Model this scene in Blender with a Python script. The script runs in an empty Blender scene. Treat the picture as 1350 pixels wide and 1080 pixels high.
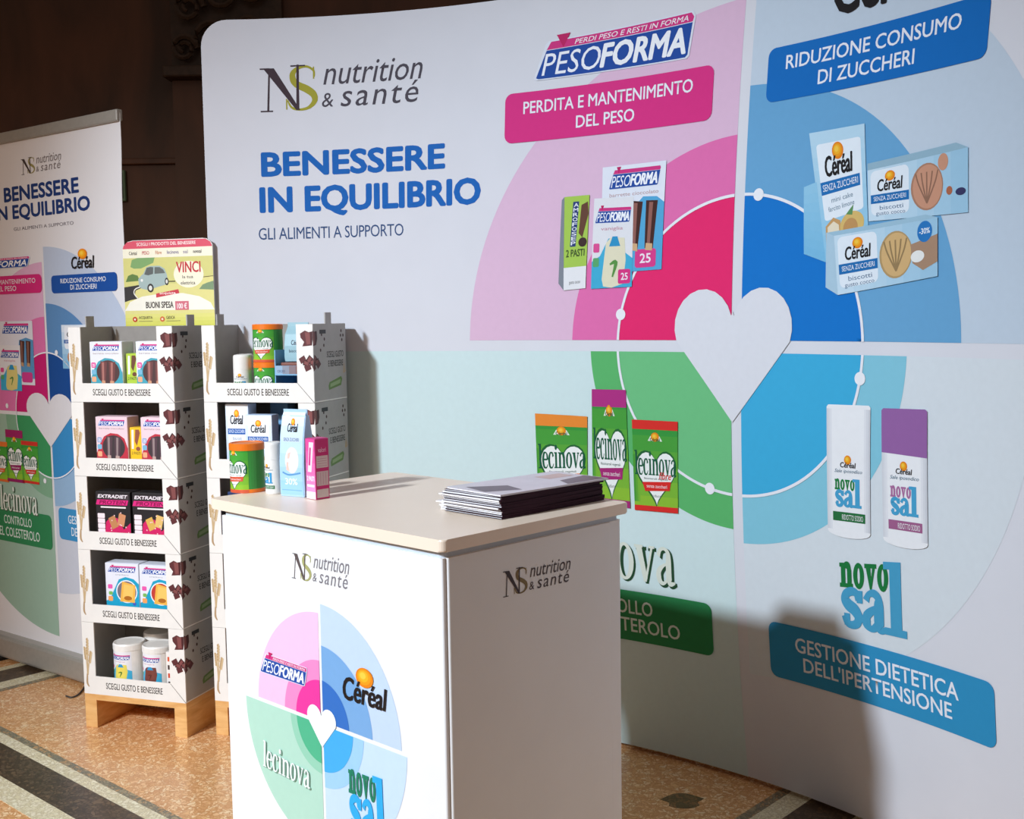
import bpy, bmesh, math, random
from mathutils import Matrix, Vector
from mathutils.geometry import tessellate_polygon
random.seed(7)
PI = math.pi
sc = bpy.context.scene
C = sc.collection

# ------------------------------------------------------------------ camera
CAMH = 1.33
FPX, PITCH, ROLL = 1516.0, math.radians(4.694), math.radians(-0.857)
cp, sp = math.cos(PITCH), math.sin(PITCH)
cr, sr = math.cos(ROLL), math.sin(ROLL)
R0, U0, F0 = Vector((1, 0, 0)), Vector((0, sp, cp)), Vector((0, cp, -sp))
rgt = cr * R0 + sr * U0
up = -sr * R0 + cr * U0
cam_d = bpy.data.cameras.new('camera')
cam = bpy.data.objects.new('camera', cam_d)
C.objects.link(cam)
m = Matrix((rgt, up, -F0)).transposed().to_4x4()
m.translation = (0, 0, CAMH)
cam.matrix_world = m
cam_d.sensor_width = 36
cam_d.sensor_fit = 'HORIZONTAL'
cam_d.lens = 36 * FPX / 1350
cam_d.clip_start = 0.05
sc.camera = cam

# ------------------------------------------------------------------ world, lamps, exposure
wd = bpy.data.worlds.new('hall_ambient')
sc.world = wd
wd.use_nodes = True
wd.node_tree.nodes['Background'].inputs[0].default_value = (1.0, 0.72, 0.54, 1)
wd.node_tree.nodes['Background'].inputs[1].default_value = 0.14


def spot(name, loc, target, power, col, size, blend, radius):
    l = bpy.data.lights.new(name, 'SPOT')
    l.energy, l.color, l.spot_size, l.spot_blend, l.shadow_soft_size = power, col, math.radians(size), blend, radius
    o = bpy.data.objects.new(name, l)
    C.objects.link(o)
    o.location = loc
    o.rotation_euler = (Vector(target) - Vector(loc)).to_track_quat('-Z', 'Y').to_euler()
    return o


spot('window_side_spotlight', (-4.3, -1.55, 4.1), (-0.12, 2.95, 0.65), 2380, (0.76, 0.88, 1.0), 44, 0.95, 0.2)
spot('hall_spotlight', (-3.3, -0.8, 3.1), (-1.95, 3.7, 0.7), 300, (1.0, 0.82, 0.69), 52, 0.95, 0.2)
al = bpy.data.lights.new('ceiling_light', 'AREA')
al.shape, al.size, al.size_y, al.energy, al.color = 'RECTANGLE', 3.0, 2.0, 10, (0.95, 0.95, 1.0)
alo = bpy.data.objects.new('ceiling_light', al)
C.objects.link(alo)
alo.location = (-0.2, 0.9, 4.6)
alo.rotation_euler = (math.radians(15), 0, 0)
vs = sc.view_settings
vs.view_transform, vs.look, vs.exposure, vs.gamma = 'Standard', 'None', 0.0, 1.0
vs.use_curve_mapping = False


# ------------------------------------------------------------------ projection helpers (pixels of the photo to points of real surfaces)
def ray(x, y):
    X, Y = x - 675.0, y - 540.0
    X, Y = cr * X + sr * Y, -sr * X + cr * Y
    U = -Y
    return Vector((X / FPX, cp + sp * U / FPX, -sp + cp * U / FPX))


WCX, WCY, WR, WSAG, WTC, WZT = -0.9126, 1.588, 2.2234, 0.0889, 0.7868, 2.296


def wall_r(th, z):
    a = max(0.0, 1 - ((th - WTC) / (WTC + .07)) ** 2)
    b = max(0.0, 1 - ((z - WZT / 2) / (WZT / 2)) ** 2)
    return WR - WSAG * a * b


def wall_pt(u, z, h=0.0):
    th = u / WR
    r = wall_r(th, z) - h
    return Vector((WCX + r * math.sin(th), WCY + r * math.cos(th), z))


def W(x, y):
    a = ray(x, y)
    r = WR
    for _ in range(14):
        ox, oy = -WCX, -WCY
        A = a.x * a.x + a.y * a.y
        B = 2 * (a.x * ox + a.y * oy)
        D = ox * ox + oy * oy - r * r
        t = (-B + math.sqrt(B * B - 4 * A * D)) / 2 / A
        px, py, pz = a.x * t, a.y * t, a.z * t + CAMH
        th = math.atan2(px - WCX, py - WCY)
        r = wall_r(th, pz)
    return (th * WR, pz)


class Plane:
    """vertical plane through o (x,y) running along unit direction d; coordinates (s, z); n points to the viewer"""
    def __init__(s, o, d):
        s.o = Vector((o[0], o[1], 0))
        s.d = Vector((d[0], d[1], 0)).normalized()
        s.n = Vector((s.d.y, -s.d.x, 0))

    def px(s, x, y):
        a = ray(x, y)
        t = s.n.dot(s.o - Vector((0, 0, 0))) / s.n.dot(a)
        p = a * t + Vector((0, 0, CAMH))
        return ((p - s.o).dot(s.d), p.z)

    def pt(s, u, v, h=0.0):
        return s.o + s.d * u + Vector((0, 0, v)) + s.n * h


# ------------------------------------------------------------------ materials
def lin(c):
    return tuple(((x / 255) / 12.92 if x / 255 <= .04045 else ((x / 255 + .055) / 1.055) ** 2.4) for x in c[:3])


MATS = {}


def mat(name, col, rough=.5, metal=0.0, noise=0.04, scale=40, bump=0.0, bscale=300, spec=.5):
    if name in MATS:
        return MATS[name]
    mt = bpy.data.materials.new(name)
    mt.use_nodes = True
    nt = mt.node_tree
    b = nt.nodes['Principled BSDF']
    c = lin(col)
    tc = nt.nodes.new('ShaderNodeTexCoord')
    nz = nt.nodes.new('ShaderNodeTexNoise')
    nz.inputs['Scale'].default_value = scale
    nz.inputs['Detail'].default_value = 4
    nt.links.new(tc.outputs['Object'], nz.inputs['Vector'])
    rp = nt.nodes.new('ShaderNodeValToRGB')
    rp.color_ramp.elements[0].position = .3
    rp.color_ramp.elements[1].position = .7
    rp.color_ramp.elements[0].color = tuple(x * (1 - noise) for x in c) + (1,)
    rp.color_ramp.elements[1].color = tuple(min(1, x * (1 + noise)) for x in c) + (1,)
    nt.links.new(nz.outputs['Fac'], rp.inputs['Fac'])
    nt.links.new(rp.outputs['Color'], b.inputs['Base Color'])
    b.inputs['Roughness'].default_value = rough
    b.inputs['Metallic'].default_value = metal
    b.inputs['Specular IOR Level'].default_value = spec
    if bump:
        n2 = nt.nodes.new('ShaderNodeTexNoise')
        n2.inputs['Scale'].default_value = bscale
        nt.links.new(tc.outputs['Object'], n2.inputs['Vector'])
        bp = nt.nodes.new('ShaderNodeBump')
        bp.inputs['Strength'].default_value = bump
        bp.inputs['Distance'].default_value = .002
        nt.links.new(n2.outputs['Fac'], bp.inputs['Height'])
        nt.links.new(bp.outputs['Normal'], b.inputs['Normal'])
    MATS[name] = mt
    return mt


def ink(name, rough, spec=.5, density=1.0):
    mt = bpy.data.materials.new(name)
    mt.use_nodes = True
    nt = mt.node_tree
    b = nt.nodes['Principled BSDF']
    at = nt.nodes.new('ShaderNodeAttribute')
    at.attribute_name = 'Col'
    tc = nt.nodes.new('ShaderNodeTexCoord')
    nz = nt.nodes.new('ShaderNodeTexNoise')
    nz.inputs['Scale'].default_value = 60
    mr = nt.nodes.new('ShaderNodeMapRange')
    mr.inputs['To Min'].default_value = .97 * density
    mr.inputs['To Max'].default_value = 1.03 * density
    vm = nt.nodes.new('ShaderNodeVectorMath')
    vm.operation = 'SCALE'
    nt.links.new(tc.outputs['Object'], nz.inputs['Vector'])
    nt.links.new(nz.outputs['Fac'], mr.inputs['Value'])
    nt.links.new(at.outputs['Color'], vm.inputs[0])
    nt.links.new(mr.outputs['Result'], vm.inputs['Scale'])
    nt.links.new(vm.outputs['Vector'], b.inputs['Base Color'])
    b.inputs['Roughness'].default_value = rough
    b.inputs['Specular IOR Level'].default_value = spec
    return mt


INK_FABRIC = ink('printed_fabric', .75, .25, .8)
INK_CARD = ink('printed_card', .5, .35)
INK_GLOSS = ink('printed_gloss', .3, .5)

M_FABRIC = mat('white_fabric', (204, 204, 210), .8, noise=.012, scale=8, bump=.05, bscale=900, spec=.2)
M_BANNER = mat('banner_sheet', (232, 230, 232), .55, noise=.01, scale=5)
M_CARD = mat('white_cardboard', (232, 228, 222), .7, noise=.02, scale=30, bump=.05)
M_CARDSIDE = mat('shaded_side_cardboard', (172, 169, 165), .75, noise=.04, scale=25, bump=.05)  # white tray card with the shade of its sides put into the grey
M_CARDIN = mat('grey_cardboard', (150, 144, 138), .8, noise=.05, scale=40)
M_PINE = None
M_METAL = mat('brushed_aluminium', (172, 168, 160), .42, .35, noise=.05, scale=60)
M_LAMIN = mat('white_laminate', (246, 225, 203), .35, noise=.01, scale=12)
M_PANEL = mat('counter_panel', (240, 238, 236), .55, noise=.012, scale=10)
M_STRIP = mat('counter_rail', (196, 205, 214), .5, noise=.02)
M_BLACK = mat('black_plastic', (22, 21, 22), .5)
M_WHITEPL = mat('white_plastic', (236, 232, 226), .35)
M_ORANGE = mat('orange_plastic', (238, 120, 28), .35)
M_RED = mat('red_plastic', (214, 40, 30), .35)
M_PAPER = mat('paper_pages', (238, 234, 236), .7, noise=.03, scale=200)
M_MAROON = mat('maroon_cover', (50, 16, 32), .6, noise=.1, scale=20, spec=.15)
M_NAVY = mat('navy_card', (34, 56, 104), .5)
M_CABLE = mat('grey_cable', (70, 62, 56), .5)


def box_color_mat(col):
    return mat('card_%d_%d_%d' % tuple(col), col, .45, noise=.02)


# wood with grain
def wood_mat(name, c1, c2, rough, sc3):
    mt = bpy.data.materials.new(name)
    mt.use_nodes = True
    nt = mt.node_tree
    b = nt.nodes['Principled BSDF']
    tc = nt.nodes.new('ShaderNodeTexCoord')
    mp = nt.nodes.new('ShaderNodeMapping')
    mp.inputs['Scale'].default_value = sc3
    nz = nt.nodes.new('ShaderNodeTexNoise')
    nz.inputs['Scale'].default_value = 1
    nz.inputs['Detail'].default_value = 6
    nz.inputs['Distortion'].default_value = .6
    rp = nt.nodes.new('ShaderNodeValToRGB')
    rp.color_ramp.elements[0].position = .32
    rp.color_ramp.elements[1].position = .68
    rp.color_ramp.elements[0].color = lin(c1) + (1,)
    rp.color_ramp.elements[1].color = lin(c2) + (1,)
    nt.links.new(tc.outputs['Object'], mp.inputs['Vector'])
    nt.links.new(mp.outputs['Vector'], nz.inputs['Vector'])
    nt.links.new(nz.outputs['Fac'], rp.inputs['Fac'])
    nt.links.new(rp.outputs['Color'], b.inputs['Base Color'])
    b.inputs['Roughness'].default_value = rough
    return mt


M_PINE = wood_mat('pine_wood', (214, 158, 92), (236, 190, 126), .5, (10, 10, 60))
M_DARKWALL = wood_mat('dark_wall_wood', (56, 37, 26), (104, 67, 47), .5, (3.5, 3.5, 1.2))
M_DARKCARVE = mat('dark_carved_wood', (66, 50, 40), .5, noise=.3, scale=30)


def terrazzo(name, base, chips, vein, scale, rough):
    mt = bpy.data.materials.new(name)
    mt.use_nodes = True
    nt = mt.node_tree
    b = nt.nodes['Principled BSDF']
    tc = nt.nodes.new('ShaderNodeTexCoord')
    v1 = nt.nodes.new('ShaderNodeTexVoronoi')
    v1.inputs['Scale'].default_value = scale
    nz = nt.nodes.new('ShaderNodeTexNoise')
    nz.inputs['Scale'].default_value = scale * .35
    nz.inputs['Detail'].default_value = 3
    add = nt.nodes.new('ShaderNodeMixRGB')
    add.blend_type = 'LINEAR_LIGHT'
    add.inputs[0].default_value = .03
    nt.links.new(tc.outputs['Object'], add.inputs[1])
    nt.links.new(nz.outputs['Color'], add.inputs[2])
    nt.links.new(tc.outputs['Object'], nz.inputs['Vector'])
    nt.links.new(add.outputs[0], v1.inputs['Vector'])
    rp = nt.nodes.new('ShaderNodeValToRGB')
    rp.color_ramp.interpolation = 'CONSTANT'
    els = rp.color_ramp.elements
    cols = [base] + chips
    els[0].color = lin(cols[0]) + (1,)
    els[0].position = 0
    els[1].position = 1.0 / len(cols)
    els[1].color = lin(cols[1]) + (1,)
    for i in range(2, len(cols)):
        e = els.new(i / len(cols))
        e.color = lin(cols[i]) + (1,)
    sp_ = nt.nodes.new('ShaderNodeSeparateColor')
    nt.links.new(v1.outputs['Color'], sp_.inputs[0])
    nt.links.new(sp_.outputs[0], rp.inputs['Fac'])
    v2 = nt.nodes.new('ShaderNodeTexVoronoi')
    v2.feature = 'DISTANCE_TO_EDGE'
    v2.inputs['Scale'].default_value = scale
    nt.links.new(add.outputs[0], v2.inputs['Vector'])
    r2 = nt.nodes.new('ShaderNodeValToRGB')
    r2.color_ramp.elements[0].position = .04
    r2.color_ramp.elements[1].position = .16
    nt.links.new(v2.outputs['Distance'], r2.inputs['Fac'])
    mx = nt.nodes.new('ShaderNodeMixRGB')
    mx.inputs[1].default_value = lin(vein) + (1,)
    nt.links.new(r2.outputs['Color'], mx.inputs[0])
    nt.links.new(rp.outputs['Color'], mx.inputs[2])
    nt.links.new(mx.outputs[0], b.inputs['Base Color'])
    b.inputs['Roughness'].default_value = rough
    return mt


M_TERR = terrazzo('orange_terrazzo', (236, 184, 128), [(248, 206, 156), (226, 170, 114), (240, 190, 138), (248, 214, 168), (218, 160, 106)], (208, 148, 94), 78, .22)
M_CREAM = terrazzo('cream_terrazzo', (236, 226, 192), [(242, 234, 206), (226, 214, 178), (238, 228, 200)], (206, 192, 156), 75, .3)
M_BROWN = terrazzo('brown_terrazzo', (92, 72, 54), [(110, 88, 66), (76, 60, 46), (98, 80, 62)], (62, 48, 36), 70, .3)
M_GREYT = terrazzo('grey_terrazzo', (158, 146, 120), [(178, 156, 120), (136, 128, 108), (190, 150, 104)], (110, 104, 86), 75, .3)


# ------------------------------------------------------------------ object helpers
def link(name, me, material=None, parent=None, loc=None, rotz=None, smooth=False):
    o = bpy.data.objects.new(name, me)
    C.objects.link(o)
    if material and not me.materials:
        me.materials.append(material)
    if parent:
        o.parent = parent
    if loc is not None:
        o.location = loc
    if rotz is not None:
        o.rotation_euler = (0, 0, rotz)
    if smooth:
        me.polygons.foreach_set('use_smooth', [True] * len(me.polygons))
    return o


def tag(o, label, cat, group=None, kind=None):
    o['label'] = label
    if cat:
        o['category'] = cat
    if group:
        o['group'] = group
    if kind:
        o['kind'] = kind
    return o


def thing(name, label, cat, loc=(0, 0, 0), rotz=0, group=None):
    o = bpy.data.objects.new(name, None)
    o.empty_display_size = .05
    C.objects.link(o)
    o.location = loc
    o.rotation_euler = (0, 0, rotz)
    return tag(o, label, cat, group)


def mesh_bm(name, bm):
    bmesh.ops.recalc_face_normals(bm, faces=bm.faces)
    me = bpy.data.meshes.new(name)
    bm.to_mesh(me)
    bm.free()
    return me


def add_box(bm, x0, x1, y0, y1, z0, z1):
    vs_ = [bm.verts.new(p) for p in ((x0, y0, z0), (x1, y0, z0), (x1, y1, z0), (x0, y1, z0), (x0, y0, z1), (x1, y0, z1), (x1, y1, z1), (x0, y1, z1))]
    for f in ((3, 2, 1, 0), (4, 5, 6, 7), (0, 1, 5, 4), (1, 2, 6, 5), (2, 3, 7, 6), (3, 0, 4, 7)):
        bm.faces.new([vs_[i] for i in f])
    return vs_


def box_me(x0, x1, y0, y1, z0, z1, bev=0.0):
    bm = bmesh.new()
    add_box(bm, x0, x1, y0, y1, z0, z1)
    if bev:
        bmesh.ops.bevel(bm, geom=bm.edges[:], offset=bev, segments=2, affect='EDGES', profile=.5)
    return mesh_bm('box', bm)


def prism_me(pts, z0, z1, bev=0.0):
    bm = bmesh.new()
    lo = [bm.verts.new((p[0], p[1], z0)) for p in pts]
    hi = [bm.verts.new((p[0], p[1], z1)) for p in pts]
    n = len(pts)
    bm.faces.new(lo[::-1])
    bm.faces.new(hi)
    for i in range(n):
        bm.faces.new((lo[i], lo[(i + 1) % n], hi[(i + 1) % n], hi[i]))
    if bev:
        es = [e for e in bm.edges if abs(e.verts[0].co.z - e.verts[1].co.z) < 1e-6]
        bmesh.ops.bevel(bm, geom=es, offset=bev, segments=2, affect='EDGES', profile=.5)
    return mesh_bm('prism', bm)


def lathe_me(prof, n=40):
    bm = bmesh.new()
    rings = []
    for r, z in prof:
        if r < 1e-6:
            rings.append([bm.verts.new((0, 0, z))])
        else:
            rings.append([bm.verts.new((r * math.cos(2 * PI * i / n), r * math.sin(2 * PI * i / n), z)) for i in range(n)])
    for a, b in zip(rings, rings[1:]):
        for i in range(n):
            j = (i + 1) % n
            q = []
            for v in ((a[i] if len(a) > 1 else a[0]), (a[j] if len(a) > 1 else a[0]), (b[j] if len(b) > 1 else b[0]), (b[i] if len(b) > 1 else b[0])):
                if v not in q:
                    q.append(v)
            if len(q) > 2:
                bm.faces.new(q)
    return mesh_bm('lathe', bm)


def tube_me(pts, rad, n=8):
    bm = bmesh.new()
    rings = []
    P = [Vector(p) for p in pts]
    for i, p in enumerate(P):
        d = (P[min(i + 1, len(P) - 1)] - P[max(i - 1, 0)]).normalized()
        a = d.orthogonal().normalized() if abs(d.z) > .95 else d.cross(Vector((0, 0, 1))).normalized()
        b = d.cross(a).normalized()
        rr = rad[i] if isinstance(rad, (list, tuple)) else rad
        rings.append([bm.verts.new(p + (a * math.cos(2 * PI * k / n) + b * math.sin(2 * PI * k / n)) * rr) for k in range(n)])
    for a, b in zip(rings, rings[1:]):
        for k in range(n):
            bm.faces.new((a[k], a[(k + 1) % n], b[(k + 1) % n], b[k]))
    bm.faces.new(rings[0][::-1])
    bm.faces.new(rings[-1])
    return mesh_bm('tube', bm)


# ------------------------------------------------------------------ printed graphics: flat coloured shapes on real surfaces
def clip_half(poly, ax, val, keep_ge):
    out = []
    n = len(poly)
    for i in range(n):
        a, b = poly[i], poly[(i + 1) % n]
        da = (a[ax] - val) if keep_ge else (val - a[ax])
        db = (b[ax] - val) if keep_ge else (val - b[ax])
        if da >= 0:
            out.append(a)
        if (da > 0 and db < 0) or (da < 0 and db > 0):
            t = da / (da - db)
            out.append((a[0] + (b[0] - a[0]) * t, a[1] + (b[1] - a[1]) * t))
    return out


def grid_cut(poly, du, dv):
    us = [p[0] for p in poly]
    res = []
    for i in range(math.floor(min(us) / du + 1e-9), math.floor(max(us) / du - 1e-9) + 1):
        q = clip_half(clip_half(poly, 0, i * du, True), 0, (i + 1) * du, False) if (min(us) < i * du or max(us) > (i + 1) * du) else poly
        if len(q) < 3:
            continue
        if not dv:
            res.append(q)
            continue
        vs_ = [p[1] for p in q]
        for j in range(math.floor(min(vs_) / dv + 1e-9), math.floor(max(vs_) / dv - 1e-9) + 1):
            s = clip_half(clip_half(q, 1, j * dv, True), 1, (j + 1) * dv, False) if (min(vs_) < j * dv or max(vs_) > (j + 1) * dv) else q
            if len(s) >= 3:
                res.append(s)
    return res


TXT = {}


def text_shape(s, bold, shear, space):
    k = (s, bold, shear, space)
    if k not in TXT:
        cu = bpy.data.curves.new('t', 'FONT')
        cu.body, cu.offset, cu.shear, cu.space_character = s, bold, shear, space
        cu.resolution_u = 3
        ob = bpy.data.objects.new('t', cu)
        me = bpy.data.meshes.new_from_object(ob)
        v = [(p.co.x, p.co.y) for p in me.vertices]
        f = [tuple(p.vertices) for p in me.polygons]
        bpy.data.objects.remove(ob)
        bpy.data.curves.remove(cu)
        bpy.data.meshes.remove(me)
        x0, x1 = min(p[0] for p in v), max(p[0] for p in v)
        y0, y1 = min(p[1] for p in v), max(p[1] for p in v)
        TXT[k] = ([((p[0] - x0) / (x1 - x0), (p[1] - y0) / (y1 - y0)) for p in v], f)
    return TXT[k]


class Print:
    def __init__(s, step=.0004):
        s.items = []
        s.step = step

    def add(s, verts, faces, col, layer):
        s.items.append((verts, faces, col, layer))

    def build(s, name, fn, material, parent=None, grid=None, base=.0003, label=None):
        V, F, CC, key = [], [], [], {}
        for n_, (verts, faces, col, layer) in enumerate(s.items):
            h = base + layer * s.step + n_ * 4e-6
            for f in faces:
                poly = [verts[i] for i in f]
                for q in (grid_cut(poly, *grid) if grid else [poly]):
                    ids = []
                    cs = []
                    for p in q:
                        k = (round(p[0], 6), round(p[1], 6), n_)
                        if k not in key:
                            key[k] = len(V)
                            V.append(fn(p[0], p[1], h))
                        i = key[k]
                        if i in ids:
                            continue
                        ids.append(i)
                        cs.append(lin(col(*p)) if callable(col) else col)
                    if len(ids) >= 3:
                        F.append(ids)
                        CC.append(cs)
        me = bpy.data.meshes.new(name)
        me.from_pydata(V, [], F)
        ca = me.color_attributes.new('Col', 'FLOAT_COLOR', 'CORNER')
        flat = []
        for cs in CC:
            for c in cs:
                flat += [c[0], c[1], c[2], 1.0]
        ca.data.foreach_set('color', flat)
        o = link(name, me, material, parent, smooth=bool(grid))
        if label:
            o['label'] = label
        if name in ('chocolate_print', 'coffee_bean_print', 'wheat_print'):
            o['kind'] = 'stuff'
        return o


def catmull(pts, n=6):
    P = [pts[0]] + list(pts) + [pts[-1]]
    out = []
    for i in range(1, len(P) - 2):
        a, b, c, d = P[i - 1], P[i], P[i + 1], P[i + 2]
        for k in range(n):
            t = k / n
            out.append(tuple(.5 * (2 * b[j] + (c[j] - a[j]) * t + (2 * a[j] - 5 * b[j] + 4 * c[j] - d[j]) * t * t + (3 * b[j] - a[j] - 3 * c[j] + d[j]) * t ** 3) for j in range(len(b))))
    out.append(tuple(pts[-1]))
    return out


class Fr:
    """unit-square drawing frame laid bilinearly on a quad (BL, BR, TR, TL) of the print's surface"""
    def __init__(s, P, quad, layer=0):
        s.P, s.q, s.L = P, quad, layer
        bl, br, tr, tl = quad
        s.w = math.hypot(br[0] - bl[0], br[1] - bl[1])
        s.h = math.hypot(tl[0] - bl[0], tl[1] - bl[1])
        s.asp = s.w / s.h

    @staticmethod
    def rect(P, u0, v0, u1, v1, layer=0):
        return Fr(P, ((u0, v0), (u1, v0), (u1, v1), (u0, v1)), layer)

    def m(s, x, y):
        bl, br, tr, tl = s.q
        return tuple((bl[i] * (1 - x) + br[i] * x) * (1 - y) + (tl[i] * (1 - x) + tr[i] * x) * y for i in (0, 1))

    def sub(s, x0, y0, x1, y1, dl=0):
        return Fr(s.P, (s.m(x0, y0), s.m(x1, y0), s.m(x1, y1), s.m(x0, y1)), s.L + dl)

    def _col(s, c):
        return c if callable(c) else lin(c)

    def poly(s, pts, col, dl=0, holes=()):
        loops = [[Vector((p[0], p[1], 0)) for p in pts]] + [[Vector((p[0], p[1], 0)) for p in h] for h in holes]
        flat = [p for l in loops for p in l]
        tris = tessellate_polygon(loops)
        if callable(col):
            # colour callable gets unit coordinates: remember per vertex
            vv = [s.m(p.x, p.y) for p in flat]
            tab = {(round(v[0], 6), round(v[1], 6)): col(p.x, p.y) for v, p in zip(vv, flat)}
            c = lambda u, v: tab.get((round(u, 6), round(v, 6)), next(iter(tab.values())))
            s.P.add(vv, [tuple(t) for t in tris], c, s.L + dl)
        else:
            s.P.add([s.m(p.x, p.y) for p in flat], [tuple(t) for t in tris], lin(col), s.L + dl)

    def box(s, x0, y0, x1, y1, col, dl=0):
        s.poly([(x0, y0), (x1, y0), (x1, y1), (x0, y1)], col, dl)

    def vgrad(s, x0, y0, x1, y1, c0, c1, dl=0, n=8):
        for i in range(n):
            a, b = y0 + (y1 - y0) * i / n, y0 + (y1 - y0) * (i + 1) / n
            t = (i + .5) / n
            s.box(x0, a, x1, b, tuple(c0[k] * (1 - t) + c1[k] * t for k in range(3)), dl)

    def hgrad(s, x0, y0, x1, y1, c0, c1, dl=0, n=8):
        for i in range(n):
            a, b = x0 + (x1 - x0) * i / n, x0 + (x1 - x0) * (i + 1) / n
            t = (i + .5) / n
            s.box(a, y0, b, y1, tuple(c0[k] * (1 - t) + c1[k] * t for k in range(3)), dl)

    def ell(s, cx, cy, rx, ry=None, col=(0, 0, 0), dl=0, n=28, a0=0, a1=2 * PI):
        ry = rx * s.asp if ry is None else ry
        pts = [(cx + rx * math.cos(a0 + (a1 - a0) * i / n), cy + ry * math.sin(a0 + (a1 - a0) * i / n)) for i in range(n + (0 if a1 - a0 > 6.28 else 1))]
        s.poly(pts, col, dl)

    def sun(s, cx, cy, rx, ry=None, dl=0):
        ry = rx * s.asp if ry is None else ry
        for k, c in enumerate(((236, 132, 20), (244, 158, 24), (250, 182, 36), (253, 205, 70))):
            t = 1 - k * .22
            s.ell(cx - rx * .25 * (1 - t), cy + ry * .28 * (1 - t), rx * t, ry * t, c, dl + k * .25, n=20)

    def rrect(s, x0, y0, x1, y1, r, col, dl=0, n=5):
        ry = r * s.asp
        pts = []
        for (cx, cy, a) in ((x1 - r, y0 + ry, -PI / 2), (x1 - r, y1 - ry, 0), (x0 + r, y1 - ry, PI / 2), (x0 + r, y0 + ry, PI)):
            for i in range(n + 1):
                b = a + PI / 2 * i / n
                pts.append((cx + r * math.cos(b), cy + ry * math.sin(b)))
        s.poly(pts, col, dl)

    def text(s, t, x0, y0, x1, y1, col, bold=0.0, shear=0.0, space=1.0, dl=0):
        v, f = text_shape(t, 0.0, shear, space)
        b = bold * (y1 - y0) * 1.3
        bx_ = b / s.asp
        offs = [(0, 0)] if b == 0 else [(-1, 0), (1, 0), (0, .8), (0, -.8), (.7, .6), (-.7, .6), (.7, -.6), (-.7, -.6)]
        X0, X1, Y0, Y1 = x0 + bx_, x1 - bx_, y0 + b * .8, y1 - b * .8
        for ox, oy in offs:
            s.P.add([s.m(X0 + (X1 - X0) * p[0] + ox * bx_, Y0 + (Y1 - Y0) * p[1] + oy * b) for p in v], f, lin(col), s.L + dl)

    def stroke(s, pts, wid, col, dl=0, smooth=True, iso=True):
        """ribbon; pts in unit coordinates, widths measured in unit heights"""
        if not isinstance(wid, (list, tuple)):
            wid = [wid] * len(pts)
        P3 = [(p[0], p[1], w) for p, w in zip(pts, wid)]
        if smooth and len(P3) > 2:
            P3 = catmull(P3, 5)
        A = s.asp if iso else 1.0
        L, Rr = [], []
        for i, p in enumerate(P3):
            a, b = P3[max(i - 1, 0)], P3[min(i + 1, len(P3) - 1)]
            dx, dy = (b[0] - a[0]) * A, b[1] - a[1]
            n = math.hypot(dx, dy) or 1
            ox, oy = -dy / n * p[2] / 2 / A, dx / n * p[2] / 2
            L.append((p[0] + ox, p[1] + oy))
            Rr.append((p[0] - ox, p[1] - oy))
        v = L + Rr
        k = len(L)
        fs = [(i, i + 1, k + i + 1, k + i) for i in range(k - 1)]
        s.P.add([s.m(*p) for p in v], fs, lin(col), s.L + dl)

    def ringe(s, cx, cy, rx, ry, tx, ty, col, dl=0, n=28):
        o = [(cx + rx * math.cos(2 * PI * i / n), cy + ry * math.sin(2 * PI * i / n)) for i in range(n)]
        h = [(cx + (rx - tx) * math.cos(2 * PI * i / n), cy + (ry - ty) * math.sin(2 * PI * i / n)) for i in range(n)]
        v = o + h
        fs = [(i, (i + 1) % n, n + (i + 1) % n, n + i) for i in range(n)]
        s.P.add([s.m(*p) for p in v], fs, lin(col), s.L + dl)

    def serif(s, t, x0, y0, x1, y1, col, stem=.26, thin=.1, slab=.09, asc=1.5, dl=0):
        """hand-drawn roman letters l e c i n o v a s; x-height 1, drawn into the box"""
        wd_ = {'l': .5, 'i': .5, 'e': .8, 'c': .76, 'n': 1.04, 'o': .86, 'v': .94, 'a': .86, 's': .74}
        tot = sum(wd_[c] for c in t) + .05 * (len(t) - 1)
        tall = any(c in 'li' for c in t)
        F = s.sub(x0, y0, x1, y1)
        H = asc if tall else 1.0
        x = 0.0
        for c in t:
            w = wd_[c]
            G = F.sub(x / tot, 0, (x + w) / tot, 1 / H)
            G.asp = w  # nominal letter shape
            g = lambda a: a / w
            st, th, sl = g(stem), g(thin), slab
            if c == 'l':
                T = H
                G.box(.5 - st / 2, 0, .5 + st / 2, T, col, dl)
                G.box(.5 - st * .95, 0, .5 + st * .95, sl, col, dl)
                G.box(.5 - st * .95, T - sl, .5, T, col, dl)
            elif c == 'i':
                G.box(.5 - st / 2, 0, .5 + st / 2, 1, col, dl)
                G.box(.5 - st * .95, 0, .5 + st * .95, sl, col, dl)
                G.box(.5 - st * .95, 1 - sl, .5, 1, col, dl)
                G.ell(.5, 1.3, st * .62, stem * .62, col, dl, n=12)
            elif c == 'n':
                a, b = .06 + st / 2, .94 - st / 2 - .03
                G.box(a - st / 2 + .05, 0, a + st / 2 + .05, 1, col, dl)
                G.box(.0, 1 - sl, a, 1, col, dl)
                G.box(.0, 0, a + st / 2 + .14, sl, col, dl)
                G.box(b - st / 2, 0, b + st / 2, .72, col, dl)
                G.box(b - st / 2 - .09, 0, 1.0, sl, col, dl)
                G.stroke([(a + .05, .68), (a + .2, .9), ((a + b) / 2 + .06, .96 - thin / 4), (b - .06, .86), (b, .64)], [thin, thin * 1.1, thin * 1.5, stem * .9, stem], col, dl)
            elif c == 'o':
                G.ringe(.5, .5, .5, .52, st * .95, thin, col, dl)
            elif c == 'v':
                G.poly([(.06, 1), (.06 + st * 1.15, 1), (.58, .2), (.5, 0), (.42, 0)], col, dl)
                G.poly([(.94 - th * 1.2, 1), (.94, 1), (.56, 0), (.46, 0)], col, dl)
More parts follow.
